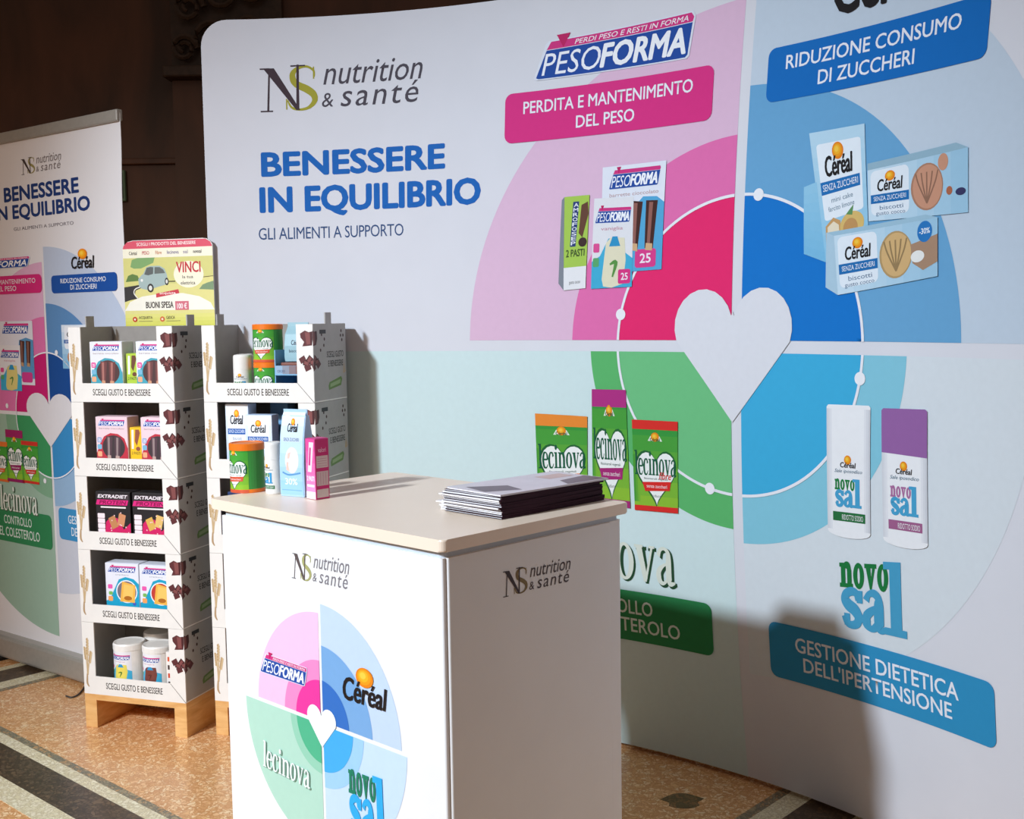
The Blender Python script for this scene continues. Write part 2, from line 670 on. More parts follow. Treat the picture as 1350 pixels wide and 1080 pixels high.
                G.box(0, 1 - sl, .06 + st * 1.4, 1, col, dl)
                G.box(.94 - th * 2.4, 1 - sl, 1, 1, col, dl)
            elif c == 'e':
                G.stroke([(.12, .54), (.86, .54)], thin, col, dl)
                G.stroke([(.86, .53), (.84, .78), (.66, .95), (.5, .97), (.28, .9), (.13, .62), (.13, .4), (.25, .12), (.5, .03), (.72, .06), (.92, .24)], [stem * .8, stem * .75, thin, thin, stem * .8, stem, stem, stem * .8, thin, thin, thin * .7], col, dl)
            elif c == 'c':
                G.stroke([(.86, .72), (.74, .92), (.5, .97), (.28, .88), (.13, .6), (.13, .4), (.25, .12), (.5, .03), (.74, .08), (.94, .28)], [stem * .9, stem * .6, thin, stem * .7, stem, stem, stem * .8, thin, thin, thin * .7], col, dl)
            elif c == 'a':
                G.stroke([(.14, .76), (.26, .93), (.48, .97), (.66, .86), (.68, .64), (.68, .16), (.78, .04), (1.0, .08)], [stem * .7, stem * .5, thin, stem * .7, stem, stem, stem * .6, thin * .7], col, dl)
                G.stroke([(.68, .58), (.42, .52), (.16, .36), (.14, .16), (.3, .03), (.5, .08), (.68, .26)], [thin, thin, stem * .8, stem * .9, stem * .5, thin, thin], col, dl)
            elif c == 's':
                G.stroke([(.84, .74), (.74, .92), (.5, .96), (.24, .88), (.18, .72), (.34, .58), (.64, .46), (.82, .28), (.74, .1), (.48, .03), (.24, .08), (.12, .27)], [thin, thin, thin * 1.1, stem * .75, stem * .9, stem, stem, stem * .9, stem * .75, thin, thin, thin], col, dl)
                G.box(.76, .66, .76 + th, 1, col, dl)
                G.box(.1, 0, .1 + th, .34, col, dl)
            x += w + .05


# ---- recurring artwork -------------------------------------------------------
NAVYTXT = (62, 48, 60)


def art_ns(F, dark=(66, 50, 58), olive=(168, 162, 52), grey=(78, 72, 82)):
    F.poly([(.02, .94), (.085, .94), (.242, .02), (.218, .02)], dark, .5)
    F.poly([(.052, .9), (.062, .9), (.052, .03), (.04, .03)], dark, .5)
    F.poly([(.222, 1.0), (.236, 1.0), (.236, .02), (.218, .02)], dark, .5)
    F.box(.0, .0, .075, .03, dark, .5)
    F.box(.0, .915, .06, .945, dark, .5)
    F.box(.185, .96, .275, .99, dark, .5)
    F.stroke([(.33, .72), (.325, .86), (.285, .95), (.235, .93), (.2, .82), (.2, .68), (.225, .57), (.285, .46), (.325, .34), (.33, .2), (.295, .07), (.24, .03), (.19, .08), (.165, .24)],
             [.03, .05, .05, .07, .12, .14, .15, .16, .15, .12, .07, .05, .05, .03], olive, 0)
    F.box(.322, .68, .33, .94, olive, 0)
    F.box(.155, .04, .163, .27, olive, 0)
    F.text('nutrition', .385, .535, 1.0, 1.02, grey, 0, .25, 1.0)
    F.text('&', .375, .06, .445, .36, grey, 0, .1)
    F.text('santé', .49, .05, .975, .52, grey, 0, .2, 1.15)


def art_peso(F, slogan=True, tri=True):
    """slanted blue logo plate with pink strip"""
    F.poly([(.0, .04), (.02, .0), (.94, .0), (.955, .05), (1.0, .86), (.985, .98), (.1, .98), (.08, .9)], (228, 232, 244), 0)
    F.poly([(.015, .06), (.03, .03), (.93, .03), (.945, .08), (.98, .74), (.085, .74)], (26, 74, 160), .5)
    F.poly([(.085, .755), (.98, .755), (.99, .85), (.975, .95), (.115, .95)], (214, 52, 130), .5)
    if tri:
        F.poly([(.15, 1.1), (.235, 1.1), (.19, .76)], (196, 30, 100), 1)
    if slogan:
        F.text('PERDI PESO E RESTI IN FORMA', .26, .79, .955, .91, (250, 240, 246), .012, .3, dl=1)
    F.text('PESO', .05, .1, .42, .66, (246, 248, 255), 0, .28, dl=1)
    F.text('FORMA', .41, .1, .935, .68, (250, 251, 255), .035, .28, dl=1)


def art_cereal(F, txt=(26, 22, 24)):
    F.sun(.5, .72, .2, .26)
    F.text('Céréal', .0, .0, 1.0, .62, txt, .02, .12, dl=1.5)


def art_novosal(F, c1=(24, 128, 62), c2=(58, 160, 208)):
    F.serif('novo', 0, .6, .74, .96, c1, .34, .2, .17)
    F.serif('sa', .02, .04, .7, .57, c2, .35, .22, .16)
    F.box(.76, .02, .93, 1.0, c2)
    F.box(.68, .02, 1.0, .12, c2)
    F.box(.67, .9, .8, 1.0, c2)


def heart_pts(n=40):
    pts = []
    for i in range(n):
        t = 2 * PI * i / n
        pts.append((math.sin(t) ** 3, (13 * math.cos(t) - 5 * math.cos(2 * t) - 2 * math.cos(3 * t) - math.cos(4 * t)) / 16))
    return pts


def art_heart(F, cx, cy, rx, ry, col, dl=0):
    F.poly([(cx + rx * p[0], cy + ry * p[1]) for p in heart_pts()], col, dl)


def art_lecinova(F, lid, band, n=6, lid_top=.12):
    """front of a lecinova pack: green with heart"""
    F.vgrad(0, 0, 1, 1, (150, 196, 50), (44, 148, 60), 0, n)
    F.hgrad(0, .1, .14, .62, (60, 150, 50), (130, 188, 54), .3, 3)
    if lid:
        F.box(0, 1 - lid_top, 1, 1, lid, 1)
    F.sun(.5, .82, .09, .05, 1)
    F.poly([(.34, .775), (.66, .775), (.6, .83), (.4, .83)], (226, 238, 220), .8)
    F.text('Céréal', .39, .775, .61, .81, (40, 90, 40), .02, dl=2)
    art_heart(F, .51, .41, .46, .35, (30, 100, 50), 1)
    art_heart(F, .52, .41, .43, .32, (246, 248, 244), 1.5)
    F.serif('lecinova', .04, .40, .97, .67, (16, 92, 62), .27, .1, .08, dl=2.5)
    F.text('fitosteroli vegetali', .24, .345, .78, .375, (70, 90, 80), 0, dl=2.5)
    F.poly([(.2, .32), (.85, .34), (.82, .24), (.26, .22)], band, 2.5)
    F.text('senza zuccheri', .3, .262, .76, .3, (250, 240, 240), 0, dl=3)
    F.text('riduce', .42, .16, .62, .19, (120, 130, 120), 0, dl=2.5)
    F.box(0, 0, 1, .06, band, 1)


def art_bottle_label(F, c1, c2, band):
    """novosal dispenser label art"""
    F.sun(.47, .88, .1, .06, 0)
    F.text('Céréal', .26, .78, .7, .85, (40, 34, 34), .02, .1, dl=1.5)
    F.text('Sale iposodico', .1, .7, .88, .76, (90, 120, 140), 0, .3, dl=.5)
    art_novosal(F.sub(.1, .26, .86, .64), c1, c2)
    F.box(.04, .08, .96, .2, band)
    F.text('RIDOTTO SODIO', .3, .1, .9, .17, (244, 244, 244), 0, dl=.5)


def art_bars(F, x0, y0, x1, y1, cols, dl=0):
    G = F.sub(x0, y0, x1, y1)
    G.poly([(.12, .05), (.34, .0), (.46, .96), (.1, 1.0)], cols[0], dl)
    G.poly([(.17, .1), (.27, .08), (.3, .94), (.18, .95)], cols[1], dl + .5)
    G.poly([(.56, .02), (.82, .0), (.92, .96), (.56, .98)], cols[0], dl)
    G.poly([(.63, .06), (.72, .05), (.78, .93), (.66, .94)], cols[1], dl + .5)
    G.poly([(.14, .0), (.34, -.04), (.33, .12), (.15, .14)], cols[2], dl + .7)
    G.poly([(.58, -.02), (.8, -.04), (.8, .1), (.6, .12)], cols[2], dl + .7)


def art_bar_box(F, bg, disc, bar, badge=(226, 70, 150)):
    F.box(0, 0, 1, 1, bg)
    art_peso(F.sub(.06, .8, .94, .95, .5), False)
    F.text('barrette cioccolato', .1, .725, .9, .765, (150, 120, 120), 0, dl=.5)
    F.poly([(0, 0), (1, 0), (1, .3), (.9, .52), (.7, .62), (.46, .64), (.25, .56), (.12, .4), (0, .18)], disc, .5)
    F.ell(.55, .32, .36, .27, tuple(int(c * .55 + 20) for c in bar[0]), 1)
    art_bars(F, .26, .07, .84, .57, bar, 1.5)
    F.rrect(.03, .42, .17, .54, .03, badge, 1)
    F.rrect(.03, .27, .17, .38, .03, (120, 180, 210), 1)
    F.rrect(.03, .1, .17, .22, .03, (236, 170, 130), 1)
    F.text('25', .06, .445, .14, .51, (250, 240, 246), .02, dl=1.5)


def art_slim(F, bg, dark, word='2 PASTI'):
    F.box(0, 0, 1, 1, bg)
    F.poly([(.12, .42), (.3, .42), (.34, .94), (.16, .94)], (238, 240, 246), .5)
    F.poly([(.42, .62), (.6, .5), (.92, .86), (.82, .95), (.5, .95)], dark, .5)
    F.ell(.7, .42, .2, .06, dark, .5)
    F.text(word, .1, .26, .9, .34, (60, 70, 40), .01, dl=.5)
    F.box(0, 0, 1, .12, (240, 240, 234), .5)


def art_extra(F, bars):
    F.box(0, 0, 1, 1, (38, 34, 36))
    F.poly([(.03, .85), (.97, .83), (.97, .95), (.05, .95)], (70, 60, 64), .3)
    F.text('EXTRADIET', .06, .86, .94, .94, (246, 236, 242), .03, .2, dl=1)
    F.poly([(.0, .70), (.92, .70), (.96, .82), (.04, .82)], (218, 38, 124), .5)
    F.text('PROTEIN', .1, .715, .9, .805, (120, 12, 62), .03, .2, dl=1)
    F.box(.14, .63, .88, .665, (232, 226, 224), .5)
    F.poly([(.24, 0), (1, 0), (1, .3), (.8, .14), (.62, .4), (.42, .42), (.28, .3)], (206, 30, 96), .5)
    for i, (a, b, t) in enumerate(((.5, .3, .4), (.74, .36, -.25))):
        c, d = math.cos(t), math.sin(t)
        F.poly([(a + c * x - d * y * .7, b + d * x + c * y * .7) for x, y in ((-.1, -.2), (.1, -.2), (.1, .2), (-.1, .2))], bars[i], 1 + i * .3)
    for i in range(9):
        F.ell(.35 + random.random() * .6, .05 + random.random() * .5, .018, None, (240, 200, 200), 1.8, n=8)
    for i in range(4):
        F.rrect(.04, .03 + i * .12, .25, .14 + i * .12, .02, (246, 226, 230), 1)


def art_cracker(F, extra):
    F.box(0, 0, 1, 1, (226, 228, 238))
    art_peso(F.sub(.06, .8, .94, .95, .5), False)
    F.text('crackers', .3, .73, .7, .765, (150, 150, 160), 0, dl=.5)
    F.poly([(0, 0), (1, 0), (1, .55), (.85, .66), (.6, .7), (.4, .64), (.28, .45), (.12, .2), (0, .14)], (18, 158, 194), .5)
    F.ell(.63, .37, .32, .26, (236, 240, 246), 1)
    F.ell(.63, .37, .29, .235, extra, 1.3)
    F.poly([(.42, .14), (.86, .12), (.9, .52), (.5, .6)], (240, 178, 74), 1.7)
    F.poly([(.5, .22), (.8, .2), (.84, .5), (.55, .54)], (246, 196, 100), 2)
    F.ell(.66, .22, .12, .05, (176, 104, 30), 2.2)
    F.rrect(.06, .42, .2, .52, .03, (230, 90, 170), 1)
    F.rrect(.08, .28, .2, .36, .03, (120, 180, 90), 1)
    F.rrect(.06, .14, .2, .25, .03, (240, 160, 90), 1)
    F.ell(.85, .1, .05, None, (70, 90, 180), 1)


def art_shake(F, blob, leaf):
    """meal shake jar artwork"""
    F.box(0, 0, 1, 1, (232, 232, 236))
    art_peso(F.sub(.04, .72, .96, .9, .5), False)
    F.text('vaniglia', .2, .63, .75, .68, (200, 130, 150), 0, dl=.5)
    F.poly([(0, 0), (1, 0), (1, .32), (.78, .4), (.56, .55), (.4, .55), (.2, .36), (0, .3)], (64, 176, 214), .5)
    F.poly([(.26, .1), (.34, .5), (.46, .56), (.8, .55), (.84, .3), (.78, .04), (.5, .0), (.3, .02)], blob, 1)
    F.poly([(.42, .46), (.7, .46), (.62, .57), (.5, .57)], (44, 150, 200), 1.3)
    F.stroke([(.45, .26), (.6, .28), (.52, .12)], [.02, .05, .02], leaf, 1.4)
    F.rrect(.03, .4, .18, .5, .03, (226, 80, 150), 1.2)
    F.rrect(.03, .24, .18, .34, .03, (90, 170, 110), 1.2)


def art_cereal_pack(F, cookie=(196, 140, 100), bottom=(120, 180, 220)):
    F.vgrad(0, 0, 1, 1, bottom, (232, 240, 250), 0, 6)
    F.rrect(.1, .45, .9, .97, .06, (240, 245, 252), .3)
    art_cereal(F.sub(.2, .72, .78, .93, .8))
    F.box(.08, .58, .86, .66, (24, 92, 172), .8)
    F.text('SENZA ZUCCHERI', .12, .6, .82, .645, (240, 246, 252), 0, dl=1.2)
    F.text('biscotti', .3, .5, .7, .545, (120, 130, 150), 0, dl=.8)
    F.ell(.45, .26, .27, .18, cookie, .8)
    for i in range(7):
        F.ell(.3 + .3 * random.random(), .16 + .2 * random.random(), .03, .015, tuple(int(c * .7) for c in cookie), 1.1, n=8)


def art_cereal_wide(F, cookie):
    """landscape biscuit box front"""
    F.hgrad(0, 0, 1, 1, (206, 228, 242), (156, 200, 226), 0, 6)
    F.rrect(.03, .1, .42, .96, .05, (232, 241, 249), .3)
    art_cereal(F.sub(.1, .55, .36, .92, .8))
    F.box(.03, .33, .42, .5, (24, 110, 178), .8)
    F.text('SENZA ZUCCHERI', .06, .375, .39, .46, (240, 246, 252), 0, dl=1.2)
    F.text('biscotti', .12, .2, .36, .28, (90, 120, 150), 0, dl=.8)
    F.text('gusto cocco', .08, .08, .38, .16, (90, 120, 150), 0, dl=.8)
    F.ell(.6, .5, .16, .4, tuple(int(c * .86) for c in cookie), .8)
    F.ell(.605, .5, .145, .37, cookie, 1)
    for i in range(-2, 3):
        F.stroke([(.6, .22), (.6 + i * .04, .55), (.6 + i * .055, .75)], .03, tuple(int(c * .72) for c in cookie), 1.4)


def art_circles(F0, c, r, cols, layer=0, clip=None):
    """quarter-circle wheel; F0 is an identity frame of the surface; r holds radii of each quadrant's rings, outermost first"""
    P = F0.P
    quad = {'pink': (PI / 2, PI, -1, 1), 'blue': (0, PI / 2, 1, 1), 'green': (PI, 1.5 * PI, -1, -1), 'cyan': (1.5 * PI, 2 * PI, 1, -1)}
    g = cols.get('gap', .015)
    for k, (a0, a1, sx, sy) in quad.items():
        for i, (rad, col) in enumerate(r[k]):
            n = 40
            arc = []
            for j in range(n + 1):
                a = a0 + (a1 - a0) * j / n
                x, y = rad * math.cos(a), rad * math.sin(a)
                arc.append((sx * max(abs(x), g), sy * max(abs(y), g)))
            pts = [(c[0] + sx * g, c[1] + sy * g)] + [(c[0] + x, c[1] + y) for x, y in arc]
            if clip:
                pts = clip_half(pts, 1, clip[0], True)
                pts = clip_half(pts, 0, clip[1], True)
                pts = clip_half(pts, 0, clip[2], False)
            clean = []
            for p in pts:
                if not clean or math.hypot(p[0] - clean[-1][0], p[1] - clean[-1][1]) > 1e-5:
                    clean.append(p)
            Fr(P, ((0, 0), (1, 0), (1, 1), (0, 1)), layer + i).poly(clean, col)


def ring_arc(F0, c, r, w, a0, a1, col, layer, n=40):
    pts = [(c[0] + r * math.cos(a0 + (a1 - a0) * i / n), c[1] + r * math.sin(a0 + (a1 - a0) * i / n)) for i in range(n + 1)]
    v, f = [], []
    for i, p in enumerate(pts):
        a = a0 + (a1 - a0) * i / n
        v += [(c[0] + (r - w / 2) * math.cos(a), c[1] + (r - w / 2) * math.sin(a)), (c[0] + (r + w / 2) * math.cos(a), c[1] + (r + w / 2) * math.sin(a))]
        if i:
            f.append((2 * i - 2, 2 * i - 1, 2 * i + 1, 2 * i))
    F0.P.add(v, f, lin(col), layer)


def art_bigheart(F0, c, wl, wr, top, notch, tip, col, layer):
    """heart with a straight-sided point, as on the stand graphics"""
    w = (wl + wr) / 2
    half = []
    for i in range(15):
        a = PI * .97 * i / 14
        half.append((w / 2 - w / 2 * math.cos(PI - a) * -1 if False else w / 2 + w / 2 * math.cos(PI - a), notch + (top - notch) * math.sin(a) ** .8 if a > .01 else notch))
    right = []
    for i in range(13):
        t = i / 12
        a = PI - t * PI * 1.12
        right.append((w / 2 + w / 2 * math.cos(a), notch * .55 + (top - notch * .55) * math.sin(a)))
    right[0] = (0, notch)
    right = [p for p in right if p[0] > 0 or p == (0, notch)]
    right.append((0, -tip))
    pts = [(c[0] + x, c[1] + y) for x, y in right] + [(c[0] - x, c[1] + y) for x, y in right[-2:0:-1]]
    Fr(F0.P, ((0, 0), (1, 0), (1, 1), (0, 1)), layer).poly(pts, col)


ID = ((0, 0), (1, 0), (1, 1), (0, 1))
#PART2

# ================================================================== THE HALL
def floor_px(x, y, z=0.0):
    a = ray(x, y)
    t = (z - CAMH) / a.z
    return Vector((a.x * t, a.y * t, z))


EB = Vector((math.sin(math.radians(42)), math.cos(math.radians(42)), 0))
EQ = Vector((-math.cos(math.radians(42)), math.sin(math.radians(42)), 0))
floor = link('floor', box_me(-6, 6, -3, 8, -.05, 0), M_TERR)
tag(floor, 'glossy orange-brown terrazzo floor with inlaid border bands', 'floor', kind='structure')


def strip(q0, q1, b0, b1, mt, nm):
    bm = bmesh.new()
    add_box(bm, b0, b1, q0, q1, -.002, .0008)
    M3 = Matrix((EB, EQ, Vector((0, 0, 1)))).transposed().to_4x4()
    bmesh.ops.transform(bm, matrix=M3, verts=bm.verts)
    return link(nm, mesh_bm(nm, bm), mt, floor)


strip(-1.6, 6.2, 1.587, 1.612, M_GREYT, 'grey_border_strip')
strip(-1.6, 6.2, 1.545, 1.587, M_CREAM, 'cream_border_strip')
strip(-1.6, 6.2, 1.424, 1.545, M_BROWN, 'brown_border_strip')
strip(-1.6, 6.2, 1.348, 1.424, M_CREAM, 'cream_border_strip')
for q0, q1, mt, nm in ((4.135, 4.212, M_CREAM, 'cream'), (4.212, 4.35, M_BROWN, 'brown'), (4.35, 4.395, M_CREAM, 'cream'), (1.44, 1.505, M_CREAM, 'cream'),
                       (1.30, 1.44, M_BROWN, 'brown'), (1.255, 1.30, M_CREAM, 'cream'), (1.505, 1.535, M_GREYT, 'grey'), (4.105, 4.135, M_GREYT, 'grey')):
    strip(q0, q1, 1.612, 6.5, mt, nm + '_border_strip')
fp = floor_px(900, 1056)
bm = bmesh.new()
bmesh.ops.create_cone(bm, cap_ends=True, segments=14, radius1=.05, radius2=.05, depth=.002)
for v in bm.verts:
    v.co.x *= 1 + .25 * math.sin(5 * math.atan2(v.co.y, v.co.x))
link('dark_inlay_motif', mesh_bm('inlay', bm), terrazzo('green_inlay', (128, 104, 64), [(104, 90, 56), (150, 112, 70)], (90, 74, 46), 80, .3), floor, loc=(fp.x, fp.y, 0))

BY = 6.2


def back_px(x, y):
    a = ray(x, y)
    t = BY / a.y
    return Vector((a.x * t, BY, a.z * t + CAMH))


wall = link('wall_back', box_me(-7, 7, BY, BY + .2, 0, 6), M_DARKWALL)
tag(wall, 'dark brown wood-panelled wall at the back of the hall', 'wall', kind='structure')
zr = back_px(220, 212).z
link('moulding', box_me(-7, 7, BY - .03, BY, zr - .02, zr + .012, .005), M_DARKWALL, wall)
link('moulding', box_me(-7, 7, BY - .05, BY, .0, .22, .01), M_DARKWALL, wall)
zt_ = back_px(100, 40).z
bx = back_px(262, 40).x
bm = bmesh.new()
add_box(bm, bx - .13, bx + .5, BY - .07, BY, 0, zt_ - .28)
link('pilaster', mesh_bm('pilaster', bm), M_DARKWALL, wall)
orn = thing('carved_ornament', 'dark carved scroll ornament on the back wall above the white display wall', 'ornament', (bx, BY - .08, zt_ - .248))
link('capital_slab', box_me(-.16, .5, -.07, .07, -.03, .03, .01), M_DARKCARVE, orn)
for i, (x, z, r, t) in enumerate(((-.05, .12, .07, 1), (.1, .17, .09, -1), (-.02, .33, .08, 1), (.14, .4, .1, -1), (-.08, .47, .06, 1), (.28, .2, .08, 1), (.3, .42, .09, -1))):
    pts = []
    for k in range(26):
        a = k / 25 * 3.4 * PI
        rr = r * (1 - .75 * k / 25)
        pts.append((x + t * rr * math.cos(a), -.03, z + rr * math.sin(a)))
    link('scroll', tube_me(pts, [.018 * (1 - .5 * k / 25) for k in range(26)], 6), M_DARKCARVE, orn)
bm = bmesh.new()
add_box(bm, -.13, .45, .02, .07, .03, .7)
link('backing_block', mesh_bm('b', bm), M_DARKCARVE, orn)
# green framed sign
s1, s0 = back_px(166.5, 225), back_px(161, 266)
sg = thing('wall_sign', 'small dark green sign with pale frame beside the roll-up banner', 'sign', (s1.x - .14, BY - .03, s0.z))
sh = s1.z - s0.z
link('frame', box_me(0, .14, 0, .025, 0, sh, .004), mat('sign_frame', (112, 150, 120), .5), sg)
link('plate', box_me(.012, .128, -.004, .01, .014, sh - .014), mat('sign_plate', (24, 62, 44), .4), sg)

# ================================================================== CURVED DISPLAY WALL
U0_, U1_ = -.077, 3.594
Zb, Zt = .012, WZT
bd = thing('display_wall', 'tall curved white fabric display wall printed with a four-colour wheel', 'display wall', (*wall_pt(1.758, 0)[:2], 0))
BO = Vector(bd.location)


def wmap(u, v, h):
    return wall_pt(u, v, h) - BO


out = []
rc = .085
for (cx, cy, a) in ((U1_ - rc, Zb + .01, -PI / 2), (U1_ - rc, Zt - rc, 0), (U0_ + rc, Zt - rc, PI / 2), (U0_ + .02, Zb + .02, PI)):
    rr = rc if cy > 1 else .01
    for i in range(9):
        b = a + PI / 2 * i / 8
        out.append((cx + rr * math.cos(b) + (rc - rr if (cy < 1 and a < 0) else 0) - (.01 if (cy < 1 and a > 0) else 0), cy + rr * math.sin(b)))
V, F, key = [], [], {}


def vid(p, h):
    k = (round(p[0], 5), round(p[1], 5), h)
    if k not in key:
        key[k] = len(V)
        V.append(wmap(p[0], p[1], h))
    return key[k]


GU, GV = .02, .02296
for q in grid_cut(out, GU, GV):
    for h in (0, -.032):
        ids = []
        for p in q:
            i = vid(p, h)
            if i not in ids:
                ids.append(i)
        if len(ids) > 2:
            F.append(ids if h == 0 else ids[::-1])
me = bpy.data.meshes.new('fabric')
me.from_pydata(V, [], F)
link('fabric_skin', me, M_FABRIC, bd, smooth=True)
V, F, key = [], [], {}
ring = []
for i in range(len(out)):
    a, b = out[i], out[(i + 1) % len(out)]
    n = max(1, int(math.hypot(b[0] - a[0], b[1] - a[1]) / .04))
    ring += [(a[0] + (b[0] - a[0]) * k / n, a[1] + (b[1] - a[1]) * k / n) for k in range(n)]
for i in range(len(ring)):
    a, b = ring[i], ring[(i + 1) % len(ring)]
    F.append([vid(a, 0), vid(b, 0), vid(b, -.032), vid(a, -.032)])
me = bpy.data.meshes.new('edge')
me.from_pydata(V, [], F)
link('fabric_edge', me, M_FABRIC, bd)
# floor shoes of the hidden frame
for u in (.05, 1.2, 2.35, 3.45):
    p = wall_pt(u, 0, -.016) - BO
    link('foot_pad', box_me(p.x - .03, p.x + .03, p.y - .02, p.y + .02, 0, .014), M_BLACK, bd)

GRID = (GU, GV)


def wrect(P, bl, tr, layer=0):
    a, b = W(*bl), W(*tr)
    return Fr.rect(P, a[0], a[1], b[0], b[1], layer)


def wavg(P, bl, br, tr, tl, layer=0):
    q = [W(*p) for p in (bl, br, tr, tl)]
    return Fr.rect(P, (q[0][0] + q[3][0]) / 2, (q[0][1] + q[1][1]) / 2, (q[1][0] + q[2][0]) / 2, (q[2][1] + q[3][1]) / 2, layer)


def wquad(P, bl, br, tr, tl, layer=0):
    return Fr(P, (W(*bl), W(*br), W(*tr), W(*tl)), layer)


def wbuild(P, name, label=None):
    return P.build(name, wmap, INK_FABRIC, bd, GRID, .0005, label)


CW = (1.758, 1.2368)
P = Print()
F0 = Fr(P, ID)
art_circles(F0, CW, {
    'pink': [(.93, (228, 190, 216)), (.565, (232, 112, 176)), (.402, (238, 36, 110))],
    'blue': [(1.0, (200, 214, 228)), (.69, (106, 168, 212)), (.402, (0, 118, 204))],
    'green': [(1.45, (212, 232, 232)), (.50, (92, 184, 108)), (.402, (112, 196, 132))],
    'cyan': [(.905, (221, 228, 233)), (.535, (134, 202, 222)), (.402, (60, 176, 222))]},
    {'gap': .0165}, 0, (Zb + .004, U0_ + .02, U1_ - .02))
wbuild(P, 'colour_wheel', 'pink, blue, green and cyan quarter circles')
P = Print()
F0 = Fr(P, ID)
for a0, a1 in ((0.04, PI / 2 - .04), (PI / 2 + .04, PI - .04), (PI + .04, 1.5 * PI - .04), (1.5 * PI + .04, 2 * PI - .04)):
    ring_arc(F0, CW, .404, .008, a0, a1, (240, 240, 246), 5)
for x, y in ((1000, 262), (820, 415), (1130, 498), (936, 647)):
    u, v = W(x, y)
    a = math.atan2(v - CW[1], u - CW[0])
    ring_arc(F0, (CW[0] + .404 * math.cos(a), CW[1] + .404 * math.sin(a)), .0082, .0164, 0, 2 * PI, (244, 244, 248), 6, 18)
wbuild(P, 'white_ring_with_dots')
P = Print()
art_bigheart(Fr(P, ID), (CW[0] - .012, CW[1]), .195, .195, .156, .095, .205, (228, 228, 234), 7)
wbuild(P, 'heart_emblem', 'white heart at the centre of the wheel')
P = Print()
art_ns(wavg(P, (343, 146.5), (557, 138.5), (557, 77), (343, 84.5)))
wbuild(P, 'company_logo')
P = Print()
wavg(P, (344, 231.7), (587, 224.8), (587, 191), (344, 198)).text('BENESSERE', 0, 0, 1, 1, (14, 100, 184), .042)
wbuild(P, 'heading_lettering', 'bold blue heading lettering')
P = Print()
wavg(P, (342, 284), (634, 279), (634, 235.5), (342, 244)).text('IN EQUILIBRIO', 0, 0, 1, 1, (14, 100, 184), .036)
wbuild(P, 'heading_lettering', 'bold blue heading lettering')
P = Print()
wavg(P, (341, 314.3), (532, 312.8), (532, 297), (341, 298.5)).text('GLI ALIMENTI A SUPPORTO', 0, 0, 1, 1, (58, 84, 128), .0, 0, .95)
wbuild(P, 'subheading_lettering')
P = Print()
art_peso(wquad(P, (704, 107), (919, 75), (918, 12), (703, 57), 4))
wbuild(P, 'product_line_logo', 'slanted blue and pink logo plate')


def caption(name, bl, br, tr, tl, col, lines, label):
    P = Print()
    q = [W(*p) for p in (bl, br, tr, tl)]
    u0, u1 = (q[0][0] + q[3][0]) / 2, (q[1][0] + q[2][0]) / 2
    z0, z1 = (q[0][1] + q[1][1]) / 2, (q[2][1] + q[3][1]) / 2
    F = Fr.rect(P, u0, z0, u1, z1, 4)
    F.rrect(0, 0, 1, 1, .035, col)
    for t, x0, y0, x1, y1 in lines:
        F.text(t, x0, y0, x1, y1, (240, 242, 250), .012, dl=1)
    return wbuild(P, name, label)


caption('caption_panel', (664, 190), (938, 158), (943, 84), (668, 125), (222, 46, 132), [('PERDITA E MANTENIMENTO', .09, .56, .905, .81), ('DEL PESO', .35, .175, .632, .42)], 'magenta caption panel')
caption('caption_panel', (1010.5, 141), (1304, 69), (1306, -9), (1014, 64), (0, 108, 190), [('RIDUZIONE CONSUMO', .088, .56, .883, .82), ('DI ZUCCHERI', .247, .17, .687, .43)], 'blue caption panel')
caption('caption_panel', (1018, 893), (1314, 986), (1312, 899), (1013, 820), (44, 146, 196), [('GESTIONE DIETETICA', .124, .545, .851, .81), ("DELL'IPERTENSIONE", .158, .215, .82, .48)], 'cyan caption panel')
pb = W(664, 190)
gb = W(942, 866)
gt = W(940, 797)
P = Print()
gl = W(805, 800)[0] * 2 - gb[0]
F = Fr.rect(P, gl, gb[1], gb[0], gt[1], 4)
F.rrect(0, 0, 1, 1, .035, (40, 134, 76))
F.text('CONTROLLO', .29, .54, .71, .82, (220, 232, 222), .012, dl=1)
F.text('DEL COLESTEROLO', .17, .18, .84, .46, (220, 232, 222), .012, dl=1)
wbuild(P, 'caption_panel', 'green caption panel')
P = Print()
wl = wrect(P, (706, 752), (891, 711), 4)
a_, b_ = W(706, 752), W(891, 773)
zz = b_[1]
Fl = Fr.rect(P, a_[0], zz, b_[0], zz + .165, 4)
Fl.serif('lecinova', .012, -.03, 1.012, .97, (30, 72, 44), .3, .13, .1)
Fl.serif('lecinova', 0, 0, 1, 1, (222, 228, 214), .24, .09, .07, dl=1)
wbuild(P, 'product_line_logo', 'cream serif logo with dark green shadow')
P = Print()
art_novosal(wquad(P, (1110, 826), (1197, 845), (1194, 742), (1107, 738), 4), (18, 120, 58), (70, 160, 200))
wbuild(P, 'product_line_logo', 'green and blue slab-letter logo')
P = Print()
art_cereal(wquad(P, (1100, 22), (1246, -16), (1246, -128), (1100, -90), 4))
wbuild(P, 'product_line_logo', 'black cereal logo cut by the photo edge')

